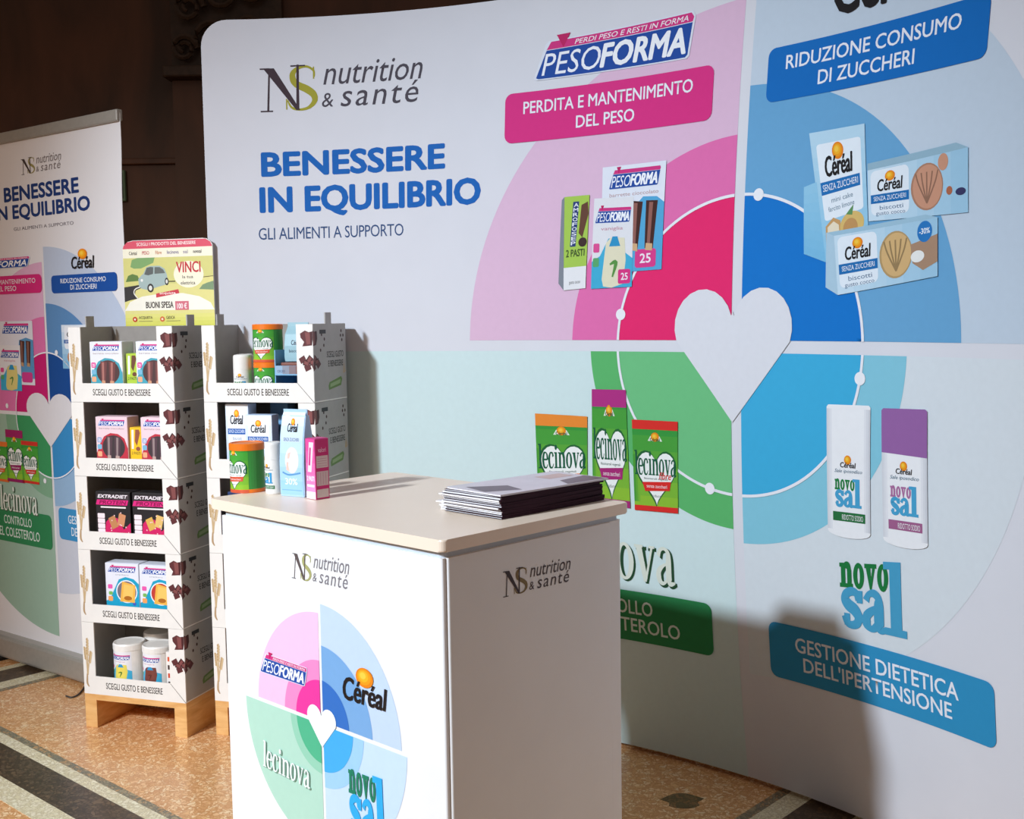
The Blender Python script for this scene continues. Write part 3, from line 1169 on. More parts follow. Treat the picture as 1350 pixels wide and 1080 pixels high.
# product pictures printed on the wall ---------------------------------
P = Print()
F = wquad(P, (793, 361), (873, 355), (879.5, 211.5), (795.5, 221), 8)
F.box(0, 0, 1, 1, (232, 236, 246))
art_peso(F.sub(.1, .78, .93, .97, .5), False)
F.text('barrette cioccolato', .12, .71, .9, .745, (190, 150, 150), 0, dl=.5)
F.poly([(.1, 0), (1, 0), (1, .62), (.88, .68), (.66, .69), (.52, .6)], (84, 170, 216), .5)
art_bars(F, .42, .2, .94, .66, ((70, 34, 28), (150, 96, 86), (214, 174, 130)), 1)
F.rrect(.56, .03, .9, .2, .04, (222, 60, 140), 1.5)
F.text('25', .64, .07, .82, .16, (250, 236, 246), .02, dl=2)
wbuild(P, 'product_picture')
P = Print()
G = wquad(P, (743.8, 383), (772.7, 380), (778, 257), (745, 260), 8)
G.box(0, 0, 1, 1, (170, 206, 84))
G.poly([(.26, .46), (.5, .46), (.6, .94), (.36, .94)], (40, 60, 120), .5)
for k, ch in enumerate('PESOFORMA'):
    G.text(ch, .3 + .011 * k, .475 + .051 * k, .5 + .011 * k, .515 + .051 * k, (240, 244, 252), .02, dl=1)
G.poly([(.62, .6), (.78, .55), (1, .8), (.95, .93), (.7, .9)], (104, 66, 48), .5)
G.ell(.8, .5, .18, .05, (64, 40, 40), .5)
G.text('2 PASTI', .1, .35, .9, .43, (64, 84, 40), .02, dl=.5)
G.box(0, 0, 1, .24, (238, 238, 240), .5)
G.text('gusto cacao', .25, .05, .75, .09, (90, 90, 90), 0, dl=1)
wquad(P, (737, 374), (743.8, 383), (745, 260), (741.5, 264), 8).box(0, 0, 1, 1, (132, 138, 148))
wbuild(P, 'product_picture')
P = Print()
J = wquad(P, (780, 381), (834, 378), (836.5, 259.5), (784.5, 262), 10)
art_shake(J, (232, 226, 196), (90, 150, 70))
J.rrect(.66, .04, .96, .2, .04, (222, 50, 132), 1.6)
J.text('25', .73, .08, .9, .16, (250, 236, 246), .02, dl=2)
wbuild(P, 'product_picture', 'picture of white snack packs on pink')
P = Print()
F = wquad(P, (1090, 346), (1147, 320), (1141, 163), (1068, 176), 8)
F.vgrad(0, 0, 1, 1, (140, 200, 232), (190, 222, 240), 0, 10)
F.rrect(.1, .3, .92, .9, .06, (236, 244, 251), .3)
art_cereal(F.sub(.22, .63, .76, .9, .8))
F.box(.1, .5, .88, .6, (24, 112, 182), .8)
F.text('SENZA ZUCCHERI', .14, .525, .84, .578, (240, 246, 252), 0, dl=1.2)
F.text('mini cake', .28, .425, .72, .465, (100, 130, 150), 0, dl=.8)
F.text('farcito limone', .2, .36, .74, .4, (100, 130, 150), 0, dl=.8)
F.poly([(.06, .12), (.1, .26), (.28, .31), (.42, .27), (.42, .1), (.2, .08)], (206, 160, 104), .8)
F.poly([(.1, .13), (.14, .25), (.28, .28), (.38, .24), (.37, .12)], (240, 226, 200), 1)
F.ell(.66, .2, .26, .11, (222, 188, 112), .9)
F.ell(.62, .18, .16, .08, (198, 150, 92), 1.1)
F.poly([(.55, .3), (.72, .36), (.68, .28)], (96, 150, 92), 1.3)
wquad(P, (1061, 335), (1090, 346), (1078, 240), (1061, 247), 8).vgrad(0, 0, 1, 1, (120, 188, 226), (150, 204, 232), 0, 8)
wbuild(P, 'product_picture')
P = Print()
F = wquad(P, (1146.5, 292), (1278, 280), (1278, 194), (1145, 225), 8.2)
art_cereal_wide(F, (206, 150, 122))
F.ell(.76, .86, .05, .14, (206, 150, 122), 1)
F.ell(.82, .38, .03, .07, (178, 104, 74), 1)
F.ell(.93, .34, .05, .06, (54, 54, 96), 1)
wquad(P, (1145, 225), (1278, 194), (1262, 188), (1145, 216), 8.2).box(0, 0, 1, 1, (150, 184, 202))
wbuild(P, 'product_picture')
P = Print()
F = wquad(P, (1106, 389), (1238, 364), (1238, 286.5), (1101, 311), 10)
art_cereal_wide(F, (216, 178, 122))
F.ell(.88, .8, .07, .18, (36, 120, 192), 1)
F.text('-30%', .83, .76, .93, .86, (236, 244, 252), .02, dl=1.4)
F.poly([(.74, .62), (1, .72), (1, .25), (.86, .15), (.76, .3)], (172, 138, 112), .8)
F.ell(.81, .4, .065, .1, (240, 240, 236), 1.2)
wquad(P, (1090, 379), (1106, 389), (1101, 311), (1091, 307), 10).box(0, 0, 1, 1, (176, 206, 224))
wquad(P, (1101, 311), (1238, 286.5), (1222, 283), (1091, 307), 10).box(0, 0, 1, 1, (160, 196, 216))
wbuild(P, 'product_picture', 'picture of light blue biscuit packs')
P = Print()
F = wquad(P, (711, 665), (775.6, 662), (775, 549), (706, 545), 8)
art_lecinova(F, (238, 140, 48), (236, 120, 40), lid_top=.13)
wbuild(P, 'product_picture')
P = Print()
F = wquad(P, (783, 664), (832, 670), (826, 514), (781, 513), 9)
art_lecinova(F, (178, 44, 130), (168, 36, 116), lid_top=.15)
wbuild(P, 'product_picture')
P = Print()
F = wquad(P, (838, 672), (895, 677), (894.5, 556), (834, 553), 9)
art_lecinova(F, (222, 44, 36), (222, 40, 36), lid_top=.1)
F.text('fibre', .58, .36, .86, .44, (222, 40, 44), .01, .3, dl=3)
wbuild(P, 'product_picture', 'picture of three green packs with hearts')
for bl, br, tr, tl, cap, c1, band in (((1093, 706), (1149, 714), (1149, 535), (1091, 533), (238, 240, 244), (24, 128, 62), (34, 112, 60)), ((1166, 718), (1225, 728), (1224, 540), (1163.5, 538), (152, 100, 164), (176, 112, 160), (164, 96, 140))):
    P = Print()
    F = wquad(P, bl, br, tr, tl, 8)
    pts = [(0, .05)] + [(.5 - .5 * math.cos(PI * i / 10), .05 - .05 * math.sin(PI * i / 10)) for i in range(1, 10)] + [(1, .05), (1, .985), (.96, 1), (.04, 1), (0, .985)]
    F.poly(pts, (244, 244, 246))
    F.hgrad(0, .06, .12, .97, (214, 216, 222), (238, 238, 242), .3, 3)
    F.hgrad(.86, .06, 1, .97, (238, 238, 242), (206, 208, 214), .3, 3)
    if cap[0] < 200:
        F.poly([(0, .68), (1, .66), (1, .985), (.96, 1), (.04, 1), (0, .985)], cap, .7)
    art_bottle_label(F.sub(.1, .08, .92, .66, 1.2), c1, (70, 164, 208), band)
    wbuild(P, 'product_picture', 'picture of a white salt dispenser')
#PART3

# ================================================================== ROLL-UP BANNER
RB = Plane((-2.102, 4.56), (.791, -.611))       # left bottom end, runs to the right
RW, RZ0, RZ1 = 1.0, .095, 2.03
ru = thing('rollup_banner', 'white roll-up banner stand with a smaller copy of the colour wheel', 'banner', (RB.o.x, RB.o.y, 0))


def rmap(u, v, h):
    bow = .012 * math.sin(PI * (v - RZ0) / (RZ1 - RZ0)) * 0
    return RB.pt(u, v, h + bow) - RB.o


def plane_box(pl, u0, u1, d0, d1, z0, z1, bev=0.0):
    """box along a plane: u range, depth range behind the plane, z range"""
    bm = bmesh.new()
    add_box(bm, u0, u1, d0, d1, z0, z1)
    if bev:
        bmesh.ops.bevel(bm, geom=bm.edges[:], offset=bev, segments=2, affect='EDGES', profile=.5)
    M3 = Matrix((pl.d, -pl.n, Vector((0, 0, 1)))).transposed().to_4x4()
    bmesh.ops.transform(bm, matrix=M3, verts=bm.verts)
    return mesh_bm('pb', bm)


# wavy sheet with real thickness
bm = bmesh.new()
n = 60
fr, bk = [], []
for i in range(n + 1):
    z = RZ0 - .03 + (RZ1 - RZ0 + .03) * i / n
    e = .004 * math.sin(z * 7) + .002 * math.sin(z * 17)
    row, rowb = [], []
    for u in (0, .25, .5, .75, 1):
        uu = u * RW + (e if u > .9 else 0)
        row.append(bm.verts.new(rmap(uu, z, 0)))
        rowb.append(bm.verts.new(rmap(uu, z, -.0015)))
    fr.append(row)
    bk.append(rowb)
for i in range(n):
    for j in range(4):
        bm.faces.new((fr[i][j], fr[i][j + 1], fr[i + 1][j + 1], fr[i + 1][j]))
        bm.faces.new((bk[i][j + 1], bk[i][j], bk[i + 1][j], bk[i + 1][j + 1]))
    for j in (0, 4):
        bm.faces.new((fr[i][j], fr[i + 1][j], bk[i + 1][j], bk[i][j]))
link('banner_sheet', mesh_bm('sheet', bm), M_BANNER, ru)
link('top_rail', plane_box(RB, -.005, RW + .004, -.012, .012, RZ1 - .028, RZ1 + .012, .004), M_METAL, ru)
link('base_cassette', plane_box(RB, -.02, RW + .03, -.045, .05, .012, .1, .012), M_METAL, ru)
link('support_pole', plane_box(RB, RW * .45, RW * .45 + .018, .008, .026, .09, RZ1), M_METAL, ru)
for u in (.1, RW - .1):
    link('foot', plane_box(RB, u - .03, u + .03, -.07, .12, 0, .014, .003), M_BLACK, ru)


def rrect_px(P, bl, tr, layer=0):
    a, b = RB.px(*bl), RB.px(*tr)
    return Fr.rect(P, a[0], a[1], b[0], b[1], layer)


def ravg_px(P, bl, br, tr, tl, layer=0):
    q = [RB.px(*p) for p in (bl, br, tr, tl)]
    return Fr.rect(P, (q[0][0] + q[3][0]) / 2, (q[0][1] + q[1][1]) / 2, (q[1][0] + q[2][0]) / 2, (q[2][1] + q[3][1]) / 2, layer)


def rquad_px(P, bl, br, tr, tl, layer=0):
    return Fr(P, tuple(RB.px(*p) for p in (bl, br, tr, tl)), layer)


RC = RB.px(66, 548)
rad = RB.px(64, 465)[1] - RC[1]
P = Print()
rs = rad / .402
art_circles(Fr(P, ID), RC, {
    'pink': [((RB.px(61, 345)[1] - RC[1]), (226, 178, 208)), (.63 * rs, (224, 116, 172)), (.402 * rs, (200, 26, 110))],
    'blue': [((RB.px(62, 325)[1] - RC[1]), (190, 202, 222)), ((RB.px(64, 400)[1] - RC[1]), (92, 140, 190)), (.402 * rs, (18, 74, 146))],
    'green': [((RC[1] - RB.px(75, 838)[1]), (158, 188, 168)), ((RC[1] - RB.px(68, 657)[1]), (128, 172, 140)), (.402 * rs, (58, 150, 92))],
    'cyan': [((RC[1] - RB.px(72, 780)[1]), (206, 210, 222)), ((RC[1] - RB.px(72, 667)[1]), (150, 184, 216)), (.41 * rs, (56, 142, 200))]},
    {'gap': .007}, 0, (RZ0 + .01, .006, RW - .008))
P.build('colour_wheel', rmap, INK_CARD, ru, base=.0006)
P = Print()
ring_arc(Fr(P, ID), RC, rad, .005, 0, PI, (236, 236, 242), 4)
ring_arc(Fr(P, ID), RC, rad, .005, PI, 2 * PI, (236, 236, 242), 4)
for x, y in ((75, 465), (10, 535), (60, 634)):
    u, v = RB.px(x, y)
    ring_arc(Fr(P, ID), (u, v), .005, .01, 0, 2 * PI, (240, 240, 244), 4.5, 12)
hw = (RB.px(101, 548)[0] - RB.px(40, 548)[0]) / 2
art_bigheart(Fr(P, ID), RC, hw, hw, RB.px(70, 519)[1] - RC[1], (RB.px(70, 519)[1] - RC[1]) * .6, RC[1] - RB.px(71, 590)[1], (226, 224, 228), 5)
P.build('heart_emblem', rmap, INK_CARD, ru, base=.0006)
P = Print()
art_ns(ravg_px(P, (28, 229), (81, 224.5), (81, 202.5), (28, 206.5)), (70, 56, 52), (156, 146, 90), (120, 110, 110))
P.build('company_logo', rmap, INK_CARD, ru, base=.0006)
P = Print()
ravg_px(P, (5, 264.5), (104, 257.5), (104, 238.5), (5, 242.5)).text('BENESSERE', 0, 0, 1, 1, (24, 56, 118), .04)
P.build('heading_lettering', rmap, INK_CARD, ru, base=.0006)
P = Print()
ravg_px(P, (-7, 291.5), (119, 285), (119, 262), (-7, 269)).text('IN EQUILIBRIO', 0, 0, 1, 1, (24, 56, 118), .036)
P.build('heading_lettering', rmap, INK_CARD, ru, base=.0006)
P = Print()
rrect_px(P, (18.5, 304.5), (97, 291.5)).text('GLI ALIMENTI A SUPPORTO', 0, 0, 1, 1, (110, 104, 112), 0)
P.build('heading_lettering', rmap, INK_CARD, ru, base=.0006)
P = Print()
G = rrect_px(P, (69, 387), (154.5, 358.5), 4)
G.rrect(0, 0, 1, 1, .04, (22, 78, 158))
G.text('RIDUZIONE CONSUMO', .15, .54, .84, .8, (236, 240, 248), .01, dl=1)
G.text('DI ZUCCHERI', .3, .16, .7, .44, (236, 240, 248), .01, dl=1)
P.build('caption_panel', rmap, INK_CARD, ru, base=.0006)
P = Print()
G = rrect_px(P, (-38, 390), (55, 361), 4)
G.rrect(0, 0, 1, 1, .04, (214, 40, 120))
G.text('PERDITA E MANTENIMENTO', .1, .54, .92, .8, (240, 226, 236), .01, dl=1)
G.text('DEL PESO', .36, .16, .66, .44, (240, 226, 236), .01, dl=1)
P.build('caption_panel', rmap, INK_CARD, ru, base=.0006)
P = Print()
G = rrect_px(P, (-25, 706), (68, 680), 4)
G.rrect(0, 0, 1, 1, .04, (46, 132, 82))
G.text('CONTROLLO', .36, .54, .74, .8, (214, 230, 220), .01, dl=1)
G.text('DEL COLESTEROLO', .24, .16, .84, .44, (214, 230, 220), .01, dl=1)
P.build('caption_panel', rmap, INK_CARD, ru, base=.0006)
P = Print()
G = rrect_px(P, (79.5, 710), (172, 684), 4)
G.rrect(0, 0, 1, 1, .04, (60, 146, 200))
G.text('GESTIONE DIETETICA', .14, .54, .86, .8, (230, 240, 248), .01, dl=1)
G.text("DELL'IPERTENSIONE", .18, .16, .82, .44, (230, 240, 248), .01, dl=1)
P.build('caption_panel', rmap, INK_CARD, ru, base=.0006)
P = Print()
art_peso(rrect_px(P, (-32, 356.5), (40, 337), 4))
P.build('product_line_logo', rmap, INK_CARD, ru, base=.0006)
P = Print()
art_cereal(rrect_px(P, (95, 355), (124, 326), 4))
P.build('product_line_logo', rmap, INK_CARD, ru, base=.0006)
P = Print()
G = rrect_px(P, (2, 671), (49, 645), 4)
G.serif('lecinova', .02, -.03, 1.02, .97, (70, 100, 76), .3, .13, .1)
G.serif('lecinova', 0, 0, 1, 1, (226, 232, 222), .24, .09, .07, dl=1)
P.build('product_line_logo', rmap, INK_CARD, ru, base=.0006)
P = Print()
G = rrect_px(P, (2, 506), (43, 423), 4)
G.box(0, .0, 1, 1, (226, 226, 236))
art_peso(G.sub(.1, .8, .9, .97, .5), False)
G.poly([(.5, .1), (1, .1), (1, .7), (.8, .74), (.6, .7)], (90, 150, 196), .5)
art_bars(G, .58, .3, .96, .7, ((80, 44, 36), (140, 96, 84), (190, 150, 110)), 1)
G.rrect(.64, .04, .94, .2, .04, (210, 60, 140), 1)
P.build('product_picture', rmap, INK_CARD, ru, base=.0006)
P = Print()
G = rrect_px(P, (2, 506), (43, 423), 4)
art_shake(G.sub(0, -.1, .62, .62, 1), (226, 212, 130), (90, 140, 70))
P.build('product_picture', rmap, INK_CARD, ru, base=.0006)
P = Print()
art_lecinova(rrect_px(P, (-14, 632), (10, 583), 4), (232, 120, 50), (226, 110, 50), lid_top=.12)
P.build('product_picture', rmap, INK_CARD, ru, base=.0006)
P = Print()
art_lecinova(rrect_px(P, (11, 634), (30, 568), 4), (160, 30, 96), (150, 30, 96), lid_top=.15)
P.build('product_picture', rmap, INK_CARD, ru, base=.0006)
P = Print()
art_lecinova(rrect_px(P, (31, 636), (50, 583), 4), (208, 52, 40), (208, 52, 40), lid_top=.1)
P.build('product_picture', rmap, INK_CARD, ru, base=.0006)
P = Print()
art_cereal_pack(rrect_px(P, (84, 486), (118, 428), 4))
P.build('product_picture', rmap, INK_CARD, ru, base=.0006)
P = Print()
art_cereal_wide(rrect_px(P, (110, 480), (160, 445), 5), (206, 150, 122))
P.build('product_picture', rmap, INK_CARD, ru, base=.0006)

# ================================================================== COUNTER
CN = Vector((-.122, 1.928))
E1 = Vector((math.cos(math.radians(136.2)), math.sin(math.radians(136.2))))
E2 = Vector((math.cos(math.radians(46.2)), math.sin(math.radians(46.2))))
CL, CD, CH = .732, .515, .95
ct = thing('promo_counter', 'white promotional counter with logos on its front and side panels', 'counter', (CN.x, CN.y, 0))


def cq(a0, a1, b0, b1, r=.0, n=5):
    """rectangle in counter axes (a along front panel to the left, b along side panel), rounded corners"""
    pts = []
    for (a, b, t) in ((a0 + r, b0 + r, PI), (a1 - r, b0 + r, 1.5 * PI), (a1 - r, b1 - r, 0), (a0 + r, b1 - r, PI / 2)):
        for i in range(n + 1 if r else 1):
            g = t + PI / 2 * i / n
            aa, bb = a + r * math.cos(g), b + r * math.sin(g)
            p = E1 * aa + E2 * bb
            pts.append((p.x, p.y))
    return pts[::-1]


link('counter_top', prism_me(cq(0, CL, 0, CD, .012), CH - .022, CH, .003), M_LAMIN, ct)
link('top_rail', prism_me(cq(.016, CL - .034, .014, CD - .016, .01), CH - .045, CH - .022), M_STRIP, ct)
link('front_panel', prism_me(cq(.012, CL - .03, .01, .02, .004), .01, CH - .035), M_PANEL, ct)
link('side_panel', prism_me(cq(.008, .018, .02, CD - .05, .004), .01, CH - .035), M_PANEL, ct)
link('edge_post', prism_me(cq(.013, .05, CD - .05, CD - .012, .006), .01, CH - .035), M_PANEL, ct)
link('far_panel', prism_me(cq(CL - .038, CL - .03, .02, CD - .012, .003), .01, CH - .035), M_PANEL, ct)
link('shelf_board', prism_me(cq(.02, CL - .04, .022, CD - .02), .45, .468), M_PANEL, ct)
link('base_plate', prism_me(cq(.012, CL - .03, .01, CD - .012, .01), 0, .02), M_LAMIN, ct)
FP = Plane(CN + E2 * .01 + E1 * CL, (-E1.x, -E1.y))     # front panel plane, s from left to right
SP = Plane(CN + E1 * .008, (E2.x, E2.y))
CO = Vector((CN.x, CN.y, 0))


def fmap(u, v, h):
    return FP.pt(u, v, h) - CO


def smap(u, v, h):
    return SP.pt(u, v, h) - CO


def pq(pl, P, bl, br, tr, tl, layer=0):
    return Fr(P, tuple(pl.px(*p) for p in (bl, br, tr, tl)), layer)


P = Print()
art_ns(pq(FP, P, (385, 762), (460.5, 780), (460.5, 739), (386, 727)), (96, 84, 82), (170, 168, 110), (128, 122, 126))
P.build('front_logo', fmap, INK_CARD, ct, base=.0005)
P = Print()
art_ns(pq(SP, P, (663, 788), (752, 768), (752, 735), (663, 752)), (60, 40, 36), (132, 108, 56), (72, 54, 50))
P.build('side_logo', smap, INK_CARD, ct, base=.0005)
FC = FP.px(425, 953)
rv = lambda x, y: math.hypot(FP.px(x, y)[0] - FC[0], FP.px(x, y)[1] - FC[1])
P = Print()
art_circles(Fr(P, ID), FC, {
    'pink': [(rv(422, 809), (250, 196, 226)), (rv(421, 871), (240, 140, 196)), (rv(422, 897), (236, 56, 156))],
    'blue': [(rv(424, 797), (196, 214, 240)), (rv(426, 852), (120, 168, 216)), (rv(427, 898), (48, 110, 190))],
    'green': [(rv(325, 922), (180, 220, 200)), (rv(384, 945), (150, 208, 180)), (rv(392, 945), (78, 182, 138))],
    'cyan': [(rv(537, 1000), (200, 222, 246)), (rv(480, 980), (160, 206, 240)), (rv(466, 976), (64, 172, 232))]},
    {'gap': .004}, 0, (.03, .036, CL - .02))
hw = (FP.px(446, 960)[0] - FP.px(408, 945)[0]) / 2
art_bigheart(Fr(P, ID), FC, hw, hw, FP.px(440, 938)[1] - FC[1], (FP.px(440, 938)[1] - FC[1]) * .5, FC[1] - FP.px(428, 986)[1], (244, 246, 248), 4)
P.build('colour_wheel', fmap, INK_CARD, ct, base=.0005)
P = Print()
art_peso(pq(FP, P, (344, 885), (406, 906), (406, 880), (346, 859), 4), True)
P.build('product_line_logo', fmap, INK_CARD, ct, base=.0005)
P = Print()
art_cereal(pq(FP, P, (453, 921), (511, 939), (511, 890), (453, 870), 4))
P.build('product_line_logo', fmap, INK_CARD, ct, base=.0005)
P = Print()
G = pq(FP, P, (348, 1009), (410, 1040), (410, 1006), (348, 975), 4)
G.serif('lecinova', .015, -.03, 1.015, .97, (120, 160, 140), .3, .13, .1)
G.serif('lecinova', 0, 0, 1, 1, (240, 246, 242), .24, .09, .07, dl=1)
P.build('product_line_logo', fmap, INK_CARD, ct, base=.0005)
P = Print()
art_novosal(pq(FP, P, (462, 1096), (512, 1118), (508, 1028), (460, 1010), 4), (20, 126, 96), (40, 172, 230))
P.build('product_line_logo', fmap, INK_CARD, ct, base=.0005)

# ================================================================== PRODUCTS (builders)
def map_front(w):
    return lambda u, v, h: Vector((u - w / 2, -h, v))


def map_right(w, d):
    return lambda u, v, h: Vector((w / 2 + h, u, v))


def map_cyl(r, h0=0.0):
    return lambda u, v, h: Vector(((r + h) * math.sin(u / r), -(r + h) * math.cos(u / r), v + h0))


MESHES = {}


def lifted(F, col, k=.24):
    # artwork sits in the upper part of the carton front, plain colour below
    F.box(0, 0, 1, k, col)
    return F.sub(0, k, 1, 1)


def pack(name, label, cat, w, d, h, col, art, loc, rotz, group=None, side=None):
    """carton: body with folded top flap line and printed faces"""
    k = (w, d, h, col)
    if k not in MESHES:
        MESHES[k] = box_me(-w / 2, w / 2, 0, d, 0, h, min(.0015, d * .06))
    o = link(name, MESHES[k], box_color_mat(col), None, loc, rotz)
    tag(o, label, cat, group)
    if art:
        P = Print(.00015)
        art(Fr.rect(P, .001, .001, w - .001, h - .001))
        P.build('front_print', map_front(w), INK_CARD, o, base=.0002)
    if side:
        P = Print(.00015)
        side(Fr.rect(P, .001, .001, d - .001, h - .001))
        P.build('side_print', map_right(w, d), INK_CARD, o, base=.0002)
    key_ = ('flap', w, d, h)
    if key_ not in MESHES:
        MESHES[key_] = box_me(-w / 2 + .002, w / 2 - .002, d * .12, d * .94, h - .0004, h + .0006)
    link('top_flap', MESHES[key_], box_color_mat(col), o)
    return o


def lec_can(label, r, h, loc, rotz, group=None):
    t = thing('powder_can', label, 'can', loc, rotz, group)
    link('can_body', lathe_me([(0, 0), (r * .97, 0), (r, .004), (r, h * .87), (0, h * .87)]), box_color_mat((52, 140, 58)), t, smooth=False)
    link('lid', lathe_me([(r * .9, h * .86), (r * 1.03, h * .86), (r * 1.03, h * .985), (r * .98, h), (r * .88, h), (r * .86, h * .985), (0, h * .985)]), M_ORANGE, t)
    link('base_rim', lathe_me([(0, 0), (r * 1.01, 0), (r * 1.01, h * .07), (r * .99, h * .075)]), M_ORANGE, t)
    P = Print(.0001)
    art_lecinova(Fr.rect(P, -r * .95, h * .005, r * .95, h * .99), None, (214, 90, 60))
    P.build('wrap_label', map_cyl(r * 1.004), INK_GLOSS, t, (r * .15, None), base=.0001)
    return t


def salt_bottle(label, r, h, loc, rotz, group=None, scheme=((24, 128, 62), (58, 150, 200), (34, 112, 60))):
    t = thing('salt_dispenser', label, 'bottle', loc, rotz, group)
    link('bottle_body', lathe_me([(0, 0), (r * .94, 0), (r, .003), (r, h * .66), (r * .985, h * .665), (0, h * .665)]), M_WHITEPL, t, smooth=False)
    link('cap', lathe_me([(r * .9, h * .66), (r * 1.0, h * .668), (r * .99, h * .95), (r * .93, h * .985), (r * .8, h), (0, h)]), M_WHITEPL, t)
    P = Print(.0001)
    art_bottle_label(Fr.rect(P, -r * 1.0, h * .06, r * 1.0, h * .62), *scheme)
    P.build('printed_label', map_cyl(r), INK_GLOSS, t, (r * .15, None), base=.0002)
    return t


def shake_jar(label, r, h, loc, rotz, blob, leaf, group=None):
    t = thing('shake_jar', label, 'jar', loc, rotz, group)
    link('jar_body', lathe_me([(0, 0), (r * .96, 0), (r, .004), (r, h * .86), (r * .97, h * .88), (0, h * .88)]), M_WHITEPL, t)
    link('lid', lathe_me([(r * .9, h * .87), (r * 1.03, h * .87), (r * 1.03, h * .97), (r * .98, h), (r * .8, h * .985), (0, h * .985)]), M_WHITEPL, t)
    P = Print(.0001)
    art_shake(lifted(Fr.rect(P, -r * .85, h * .02, r * .85, h * .85), (64, 176, 214), .32), blob, leaf)
    P.build('wrap_label', map_cyl(r), INK_GLOSS, t, (r * .15, None), base=.0002)
    return t


def pouch_me(w, d, h, flat=.82):
    """gusset bag narrowing to a flat crimped top"""
    bm = bmesh.new()
    rows = []
    for z, sx, sy in ((0, .96, 1), (.01, 1, 1.02), (h * .4, 1.0, 1.04), (h * .7, .99, .8), (h * flat, .97, .35), (h * .9, .97, .1), (h, .97, .08)):
        x, y = w / 2 * sx, d / 2 * sy
        rows.append([bm.verts.new(p) for p in ((-x, d / 2 - y, z), (x, d / 2 - y, z), (x, d / 2 + y, z), (-x, d / 2 + y, z))])
    for a, b in zip(rows, rows[1:]):
        for i in range(4):
            bm.faces.new((a[i], a[(i + 1) % 4], b[(i + 1) % 4], b[i]))
    bm.faces.new(rows[0][::-1])
    bm.faces.new(rows[-1])
    bmesh.ops.bevel(bm, geom=[e for e in bm.edges if abs(e.verts[0].co.z - e.verts[1].co.z) > .005], offset=.002, segments=2, affect='EDGES', profile=.5)
    return mesh_bm('pouch', bm)


def pouch_front(w, d, h, flat=.82):
    prof = [(0, 1), (.01, 1.02), (h * .4, 1.04), (h * .7, .8), (h * flat, .35), (h * .9, .1), (h, .08)]

    def f(u, v, hh):
        for (z0, a), (z1, b) in zip(prof, prof[1:]):
            if v <= z1:
                t = (v - z0) / (z1 - z0)
                s_ = a + (b - a) * t
                break
        else:
            s_ = .08
        return Vector((u - w / 2, d / 2 - d / 2 * s_ - hh, v))
    return f


# ================================================================== CARDBOARD DISPLAY TOWERS
TA = math.radians(-18)
EX = Vector((math.cos(TA), math.sin(TA), 0))
EY = Vector((-math.sin(TA), math.cos(TA), 0))
TW, TD, TH, TT, PAL = .386, .222, .24, .004, .113
LIP, PL_, PR_ = .06, .046, .330
TRAYM = {}


def art_wheat(F):
    tan = (196, 168, 128)
    for x0, x1, y1, b in ((.35, .15, .8, .06), (.4, .5, .98, 0), (.42, .9, .72, -.05)):
        pts = [(x0, .25), (x0 + (x1 - x0) * .4 + b, .45), (x1, y1)]
        F.stroke(pts, .022, tan)
        for k in range(6):
            t = .55 + .075 * k
            px = x0 + (x1 - x0) * t
            py = .25 + (y1 - .25) * t
            F.ell(px + .07, py, .1, .03, (206, 180, 140), .3, n=8)
            F.ell(px - .07, py + .02, .09, .028, (186, 156, 116), .5, n=8)
    F.stroke([(.35, .27), (.3, .1), (.5, .02)], [.03, .04, .02], (176, 146, 110))


def art_choc(F, seed=0):
    """broken chocolate pieces"""
    c1, c2, c3 = (92, 44, 46), (70, 30, 32), (128, 72, 70)
    F.poly([(.1, .93), (.35, 1.0), (.55, .96), (.75, .98), (.8, .8), (.7, .66), (.2, .64), (.3, .74), (.12, .84)], c1)
    F.poly([(.35, .96), (.6, .95), (.66, .7), (.42, .68)], c3, .3)
    F.poly([(.6, .97), (.78, .97), (.8, .8), (.7, .67), (.62, .68)], c2, .4)
    for (x, y, a) in ((.2, .34, .5), (.38, .26, -.3), (.55, .34, .9), (.72, .28, .2), (.45, .16, .4), (.85, .22, .7)):
        c, s_ = math.cos(a), math.sin(a)
        q = [(x + .16 * (c * dx - s_ * dy), y + .085 * (s_ * dx + c * dy)) for dx, dy in ((-1, -.8), (1, -.8), (1, .8), (-1, .8))]
        F.poly(q, (c1, c2)[int(x * 10) % 2], .1 + x * .3)
        q2 = [(x + .11 * (c * dx - s_ * dy), y + .06 * (s_ * dx + c * dy)) for dx, dy in ((-1, -.6), (1, -.6), (1, .6), (-1, .6))]
        F.poly(q2, c3 if int(x * 10) % 2 else c1, .6 + x * .3)


